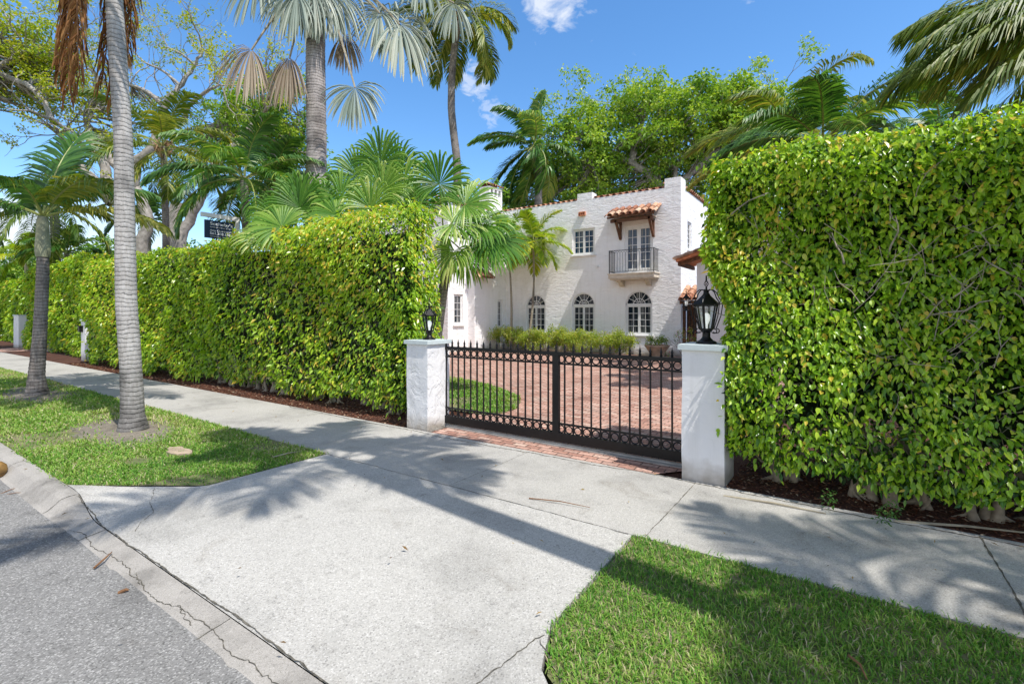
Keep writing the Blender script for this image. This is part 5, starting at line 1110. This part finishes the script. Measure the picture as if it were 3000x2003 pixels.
limbs=[([base1]+T((1150,1560,0),(1170,1350,0),(1165,1330,0)),.42,.3),
 ([base1+V(.3,0,0)]+T((1190,1530,0),(1290,1370,0),(1340,1200,0),(1420,1070,0),(1600,900,1),(1740,740,1)),.38,.12),
 ([base1-rt*2.2]+T((945,1540,0),(990,1440,0),(930,1330,0),(890,1230,0),(800,1130,.5),(730,1040,1),(600,950,1),(570,800,1),(620,600,1.5),(630,500,1.5),(560,380,1.5)),.4,.07),
 (T((890,1080,0),(1000,980,0),(1040,840,0),(1080,680,0),(1180,560,.3),(1280,430,.5),(1330,330,.5)),.27,.06),
 (T((1040,840,0),(1130,810,0),(1210,790,0),(1235,700,-.3),(1350,600,-.5),(1450,560,-.8)),.16,.05),
 (T((1070,690,0),(980,610,0),(900,570,.3),(850,560,.6)),.13,.05),
 (T((740,1330,0),(700,1200,.3),(690,1080,.5),(640,960,.5)),.3,.2),
 (T((740,1330,0),(640,1200,0),(520,1080,-.5),(400,900,-.7)),.3,.09),
 (T((1180,560,.3),(1080,470,.6),(930,400,1),(870,330,1)),.08,.03),(T((700,1040,1),(560,970,.5),(480,920,0),(400,870,-.5)),.18,.06),
 (T((1280,430,.5),(1200,360,0),(1100,310,0)),.06,.03),(T((740,1330,0),(880,1230,0),(890,1080,0)),.3,.27)]
tree('sprawling pale barked tree with mostly bare twisting branches against the sky',base1,limbs,[(z1(620,640,26.5),V(2.2,2.2,2.6),.3,1),(z1(1000,700,27.5),V(2.8,2.4,1.6),.2,.8),(z1(700,900,27.5),V(2.4,2,1.4),.2,.8)],'tree_yellow',110,26,.42,.17,.10,.5,extra=3,bare=(.5,11),twigL=1.5)
DL=21
base2=at_d(-120,930,DL)*V(1,1,0)
TL=lambda *pp: [z1(x,y,DL+dd) for (x,y,dd) in pp]
tree('yellow green tree spreading in from the left edge',base2,[([base2]+TL((-200,1300,0),(-160,900,0),(-100,620,0)),.35,.22),(TL((-150,560,0),(0,480,0),(60,510,0),(190,560,0),(290,660,0),(330,770,0)),.12,.09),(TL((-120,650,0),(0,440,0),(60,390,0),(170,330,0)),.16,.05),(TL((-100,620,0),(-60,300,0),(60,180,0)),.16,.05)],
 [(z1(60,300,21),V(2.5,2.5,1.7),.35,1.3),(z1(-120,350,21.5),V(3,3,2.2),.3,1),(z1(250,330,22),V(1.7,1.7,1.3),.3,.7),(z1(120,560,22.5),V(2.6,2,1.2),.3,.7),(z1(350,560,23),V(1.6,1.6,1.4),.3,.5)],'tree_yellow',210,42,.45,.16,.095,.5,extra=2,bare=(.7,10))
base3=at_d(820,930,28)*V(1,1,0)
tree('dense green tree behind the thick trunk fan palm',base3,[([base3,z1(1800,1300,28),z1(1780,1000,28),z1(1740,740,28)],.4,.1),([z1(1790,1050,28),z1(1900,850,28),z1(1960,760,28)],.2,.06),([z1(1790,1100,28),z1(1600,950,28),z1(1450,820,28)],.2,.06)],
 [(z1(1750,800,28),V(3.6,3,2.8),.3,1.6),(z1(1560,860,29),V(3.4,2.5,2.2),.3,1.0),(z1(1900,1000,29),V(3,2.4,2.2),.3,1),(z1(1250,1000,31),V(3.5,2.4,1.8),.3,.6),(z1(1830,1250,29),V(3.5,2.4,1.6),.2,.8),(z1(1640,640,29),V(2,2,1.2),.3,.4)],'tree_green',330,60,.55,.2,.12,.45,extra=1)
# banyan behind house
zb2=lambda x,y,d: at_d(1100+x*.4257,100+y*.4257,d)
DB=38
base4=at_d(1990,930,DB)*V(1,1,0)
limbs=[([base4,zb2(2000,1150,DB),zb2(1980,1040,DB),zb2(1880,960,DB),zb2(1760,880,DB),zb2(1600,830,DB),zb2(1480,880,DB)],.75,.15),
 ([zb2(1770,890,DB),zb2(1775,760,DB),zb2(1840,620,DB),zb2(1830,520,DB)],.3,.1),([base4+rt,zb2(2100,1000,DB),zb2(2250,900,DB),zb2(2340,760,DB),zb2(2420,600,DB)],.6,.15),
 ([base4+rt,zb2(2050,900,DB),zb2(2250,770,DB),zb2(2100,700,DB),zb2(1980,640,DB)],.35,.08),([zb2(1600,830,DB),zb2(1450,760,DB),zb2(1350,700,DB)],.15,.06),([zb2(2250,880,DB),zb2(2500,700,DB),zb2(2650,560,DB)],.3,.08)]
zones=[(zb2(1330,640,DB),V(3.6,3,2.6),.45,1.0),(zb2(1380,900,DB+1),V(4.5,3,3),.3,1.1),(zb2(1000,1080,DB+3),V(4.0,3,2.2),.3,.9),(zb2(1700,560,DB),V(5.0,4,4.0),.5,1.6),(zb2(1700,850,DB+2),V(5.5,3,3.0),.3,1.3),(zb2(1900,480,DB),V(3.6,4,3.2),.5,1.0),
 (zb2(2150,520,DB),V(6,4,4.2),.5,1.8),(zb2(2350,430,DB),V(5.5,4,3.6),.5,1.5),(zb2(2600,520,DB),V(5,4,4.0),.4,1.0),(zb2(2200,850,DB+2),V(6,3,3.2),.3,1.4),(zb2(2700,800,DB+2),V(5,3,3.2),.3,1.0),(zb2(2420,560,DB+1),V(4.5,3,3.6),.4,1.2),(zb2(1600,1050,DB+3),V(7,3,2),.2,.9)]
tree('huge spreading green tree with pale limbs filling the sky behind the house',base4,limbs,[(c_-V(0,0,1.5),r_*V(.97,1,.9),f_,w_) for c_,r_,f_,w_ in zones],'tree_green',900,62,.85,.30,.18,.5,extra=1,flat=.55,twigL=2.0)
base5=at_d(1180,930,34)*V(1,1,0)
tree('low green tree behind the fan palms at the chimney',base5,[([base5,at_d(1200,700,34),at_d(1230,640,34)],.3,.1)],[(at_d(1150,640,34),V(6,3,2.2),.2,1),(at_d(1380,620,33),V(3.0,2,2.0),.2,.7)],'tree_green',150,50,.7,.26,.15,.4,extra=1)
for k,(px,py,d,w_,lab) in enumerate(((60,800,45,7,'dark distant tree low at the far left'),(330,780,40,6,'rounded distant tree behind the leaning palm'),(620,800,36,7,'low dense tree behind the long hedge'),(-250,760,40,8,'distant tree outside the left edge'))):
    b=at_d(px,930,d)*V(1,1,0); tree(lab,b,[([b,at_d(px,850,d),at_d(px,py,d)],.3,.1)],[(at_d(px,py,d),V(w_,3,2.2),.2,1)],'tree_green',110,50,.8,.3,.18,.3,extra=1,name='background_tree')

# ------------------------------------------------------------------ sky, sun, camera
wd_=bpy.data.worlds.new('World'); S.world=wd_; wd_.use_nodes=True; nt=wd_.node_tree
for n_ in list(nt.nodes): nt.nodes.remove(n_)
n=N(nt); out=nt.nodes.new('ShaderNodeOutputWorld')
EL=60.0; AZ=R_(-14)   # sun direction: +x, slightly toward the street
sky=n('TexSky',sky_type='NISHITA',sun_disc=False); sky.sun_elevation=R_(EL); sky.sun_rotation=R_(104); sky.air_density=1.0; sky.dust_density=.6; sky.ozone_density=2.5
hs_=n('HueSaturation',ins={'Hue':.5,'Saturation':1.24,'Value':2.1,'Color':(sky,0)})
tc=n('TexCoord'); 
def cloud(px,py,r,scale,thr):
    d=nrm(at_d(px,py,1.0)-V(0,0,H)); dt=n('VectorMath',operation='DOT_PRODUCT',ins={0:(tc,'Generated'),1:tuple(d)})
    mr=n('MapRange',ins={0:(dt,'Value'),1:math.cos(r),2:1.0}); mr.interpolation_type='SMOOTHSTEP'
    mp=n('Mapping',ins={'Vector':(tc,'Generated'),'Scale':(1,1,1.6)}); ns=n('TexNoise',ins={'Vector':(mp,0),'Scale':scale,'Detail':8.0,'Roughness':.6,'Distortion':.4})
    ad=n('Math',operation='MULTIPLY_ADD',ins={0:(mr,0),1:.45,2:(ns,0)}); return ramp(n,(ad,0),[(thr,g3(0)),(thr+.25,g3(1))])
sep=n('SeparateXYZ',ins={0:(tc,'Generated')}); over=n('MapRange',ins={0:(sep,2),1:.58,2:.85}); over.interpolation_type='SMOOTHSTEP'  # unseen sky overhead whitened, added so the ambient fill is less blue
back=n('MapRange',ins={0:(sep,1),1:-.1,2:-.6}); back.interpolation_type='SMOOTHSTEP'  # low sky behind the camera brightened, added fill for camera-facing surfaces
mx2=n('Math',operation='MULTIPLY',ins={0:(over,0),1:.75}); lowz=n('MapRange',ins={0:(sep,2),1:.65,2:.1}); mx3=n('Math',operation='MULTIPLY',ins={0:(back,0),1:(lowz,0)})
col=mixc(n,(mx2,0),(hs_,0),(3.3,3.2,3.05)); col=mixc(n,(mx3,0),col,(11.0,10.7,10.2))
for (px,py,r,sc,thr,amt) in ((1640,-25,.10,18,.76,.7),(1395,240,.05,44,.80,.45),(1440,330,.04,50,.80,.3),(20,700,.10,10,.68,.8),(300,760,.16,7,.72,.5)):
    c_=cloud(px,py,r,sc,thr); m_=n('Math',operation='MULTIPLY',ins={0:(c_,0),1:amt}); col=mixc(n,(m_,0),col,(9,9.2,9.5))
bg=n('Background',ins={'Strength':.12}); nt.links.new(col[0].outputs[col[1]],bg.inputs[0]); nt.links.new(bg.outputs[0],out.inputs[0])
sl_=bpy.data.lights.new('sun','SUN'); sl_.energy=5.0; sl_.angle=R_(.42); sl_.color=(1,.96,.90); so=bpy.data.objects.new('sun',sl_); COL.objects.link(so)
sv=Vector((math.cos(R_(EL))*math.cos(AZ),math.cos(R_(EL))*math.sin(AZ),math.sin(R_(EL)))); so.rotation_euler=sv.to_track_quat('Z','Y').to_euler(); so.location=sv*30
cam=bpy.data.cameras.new('camera'); co=bpy.data.objects.new('camera',cam); COL.objects.link(co); S.camera=co
cam.sensor_width=36; cam.lens=36*F/3000; cam.shift_y=-(1001.5-HY)/3000; cam.clip_start=.05; cam.clip_end=2000
co.location=(0,0,H); co.rotation_euler=(R_(90),0,YAW)
S.view_settings.view_transform='Standard'; S.view_settings.look='None'; S.view_settings.exposure=0
S.cycles.max_bounces=6; S.cycles.diffuse_bounces=3; S.cycles.transmission_bounces=3; S.cycles.transparent_max_bounces=8; S.cycles.glossy_bounces=2
S.cycles.use_denoising=True; S.cycles.denoiser='OPENIMAGEDENOISE'
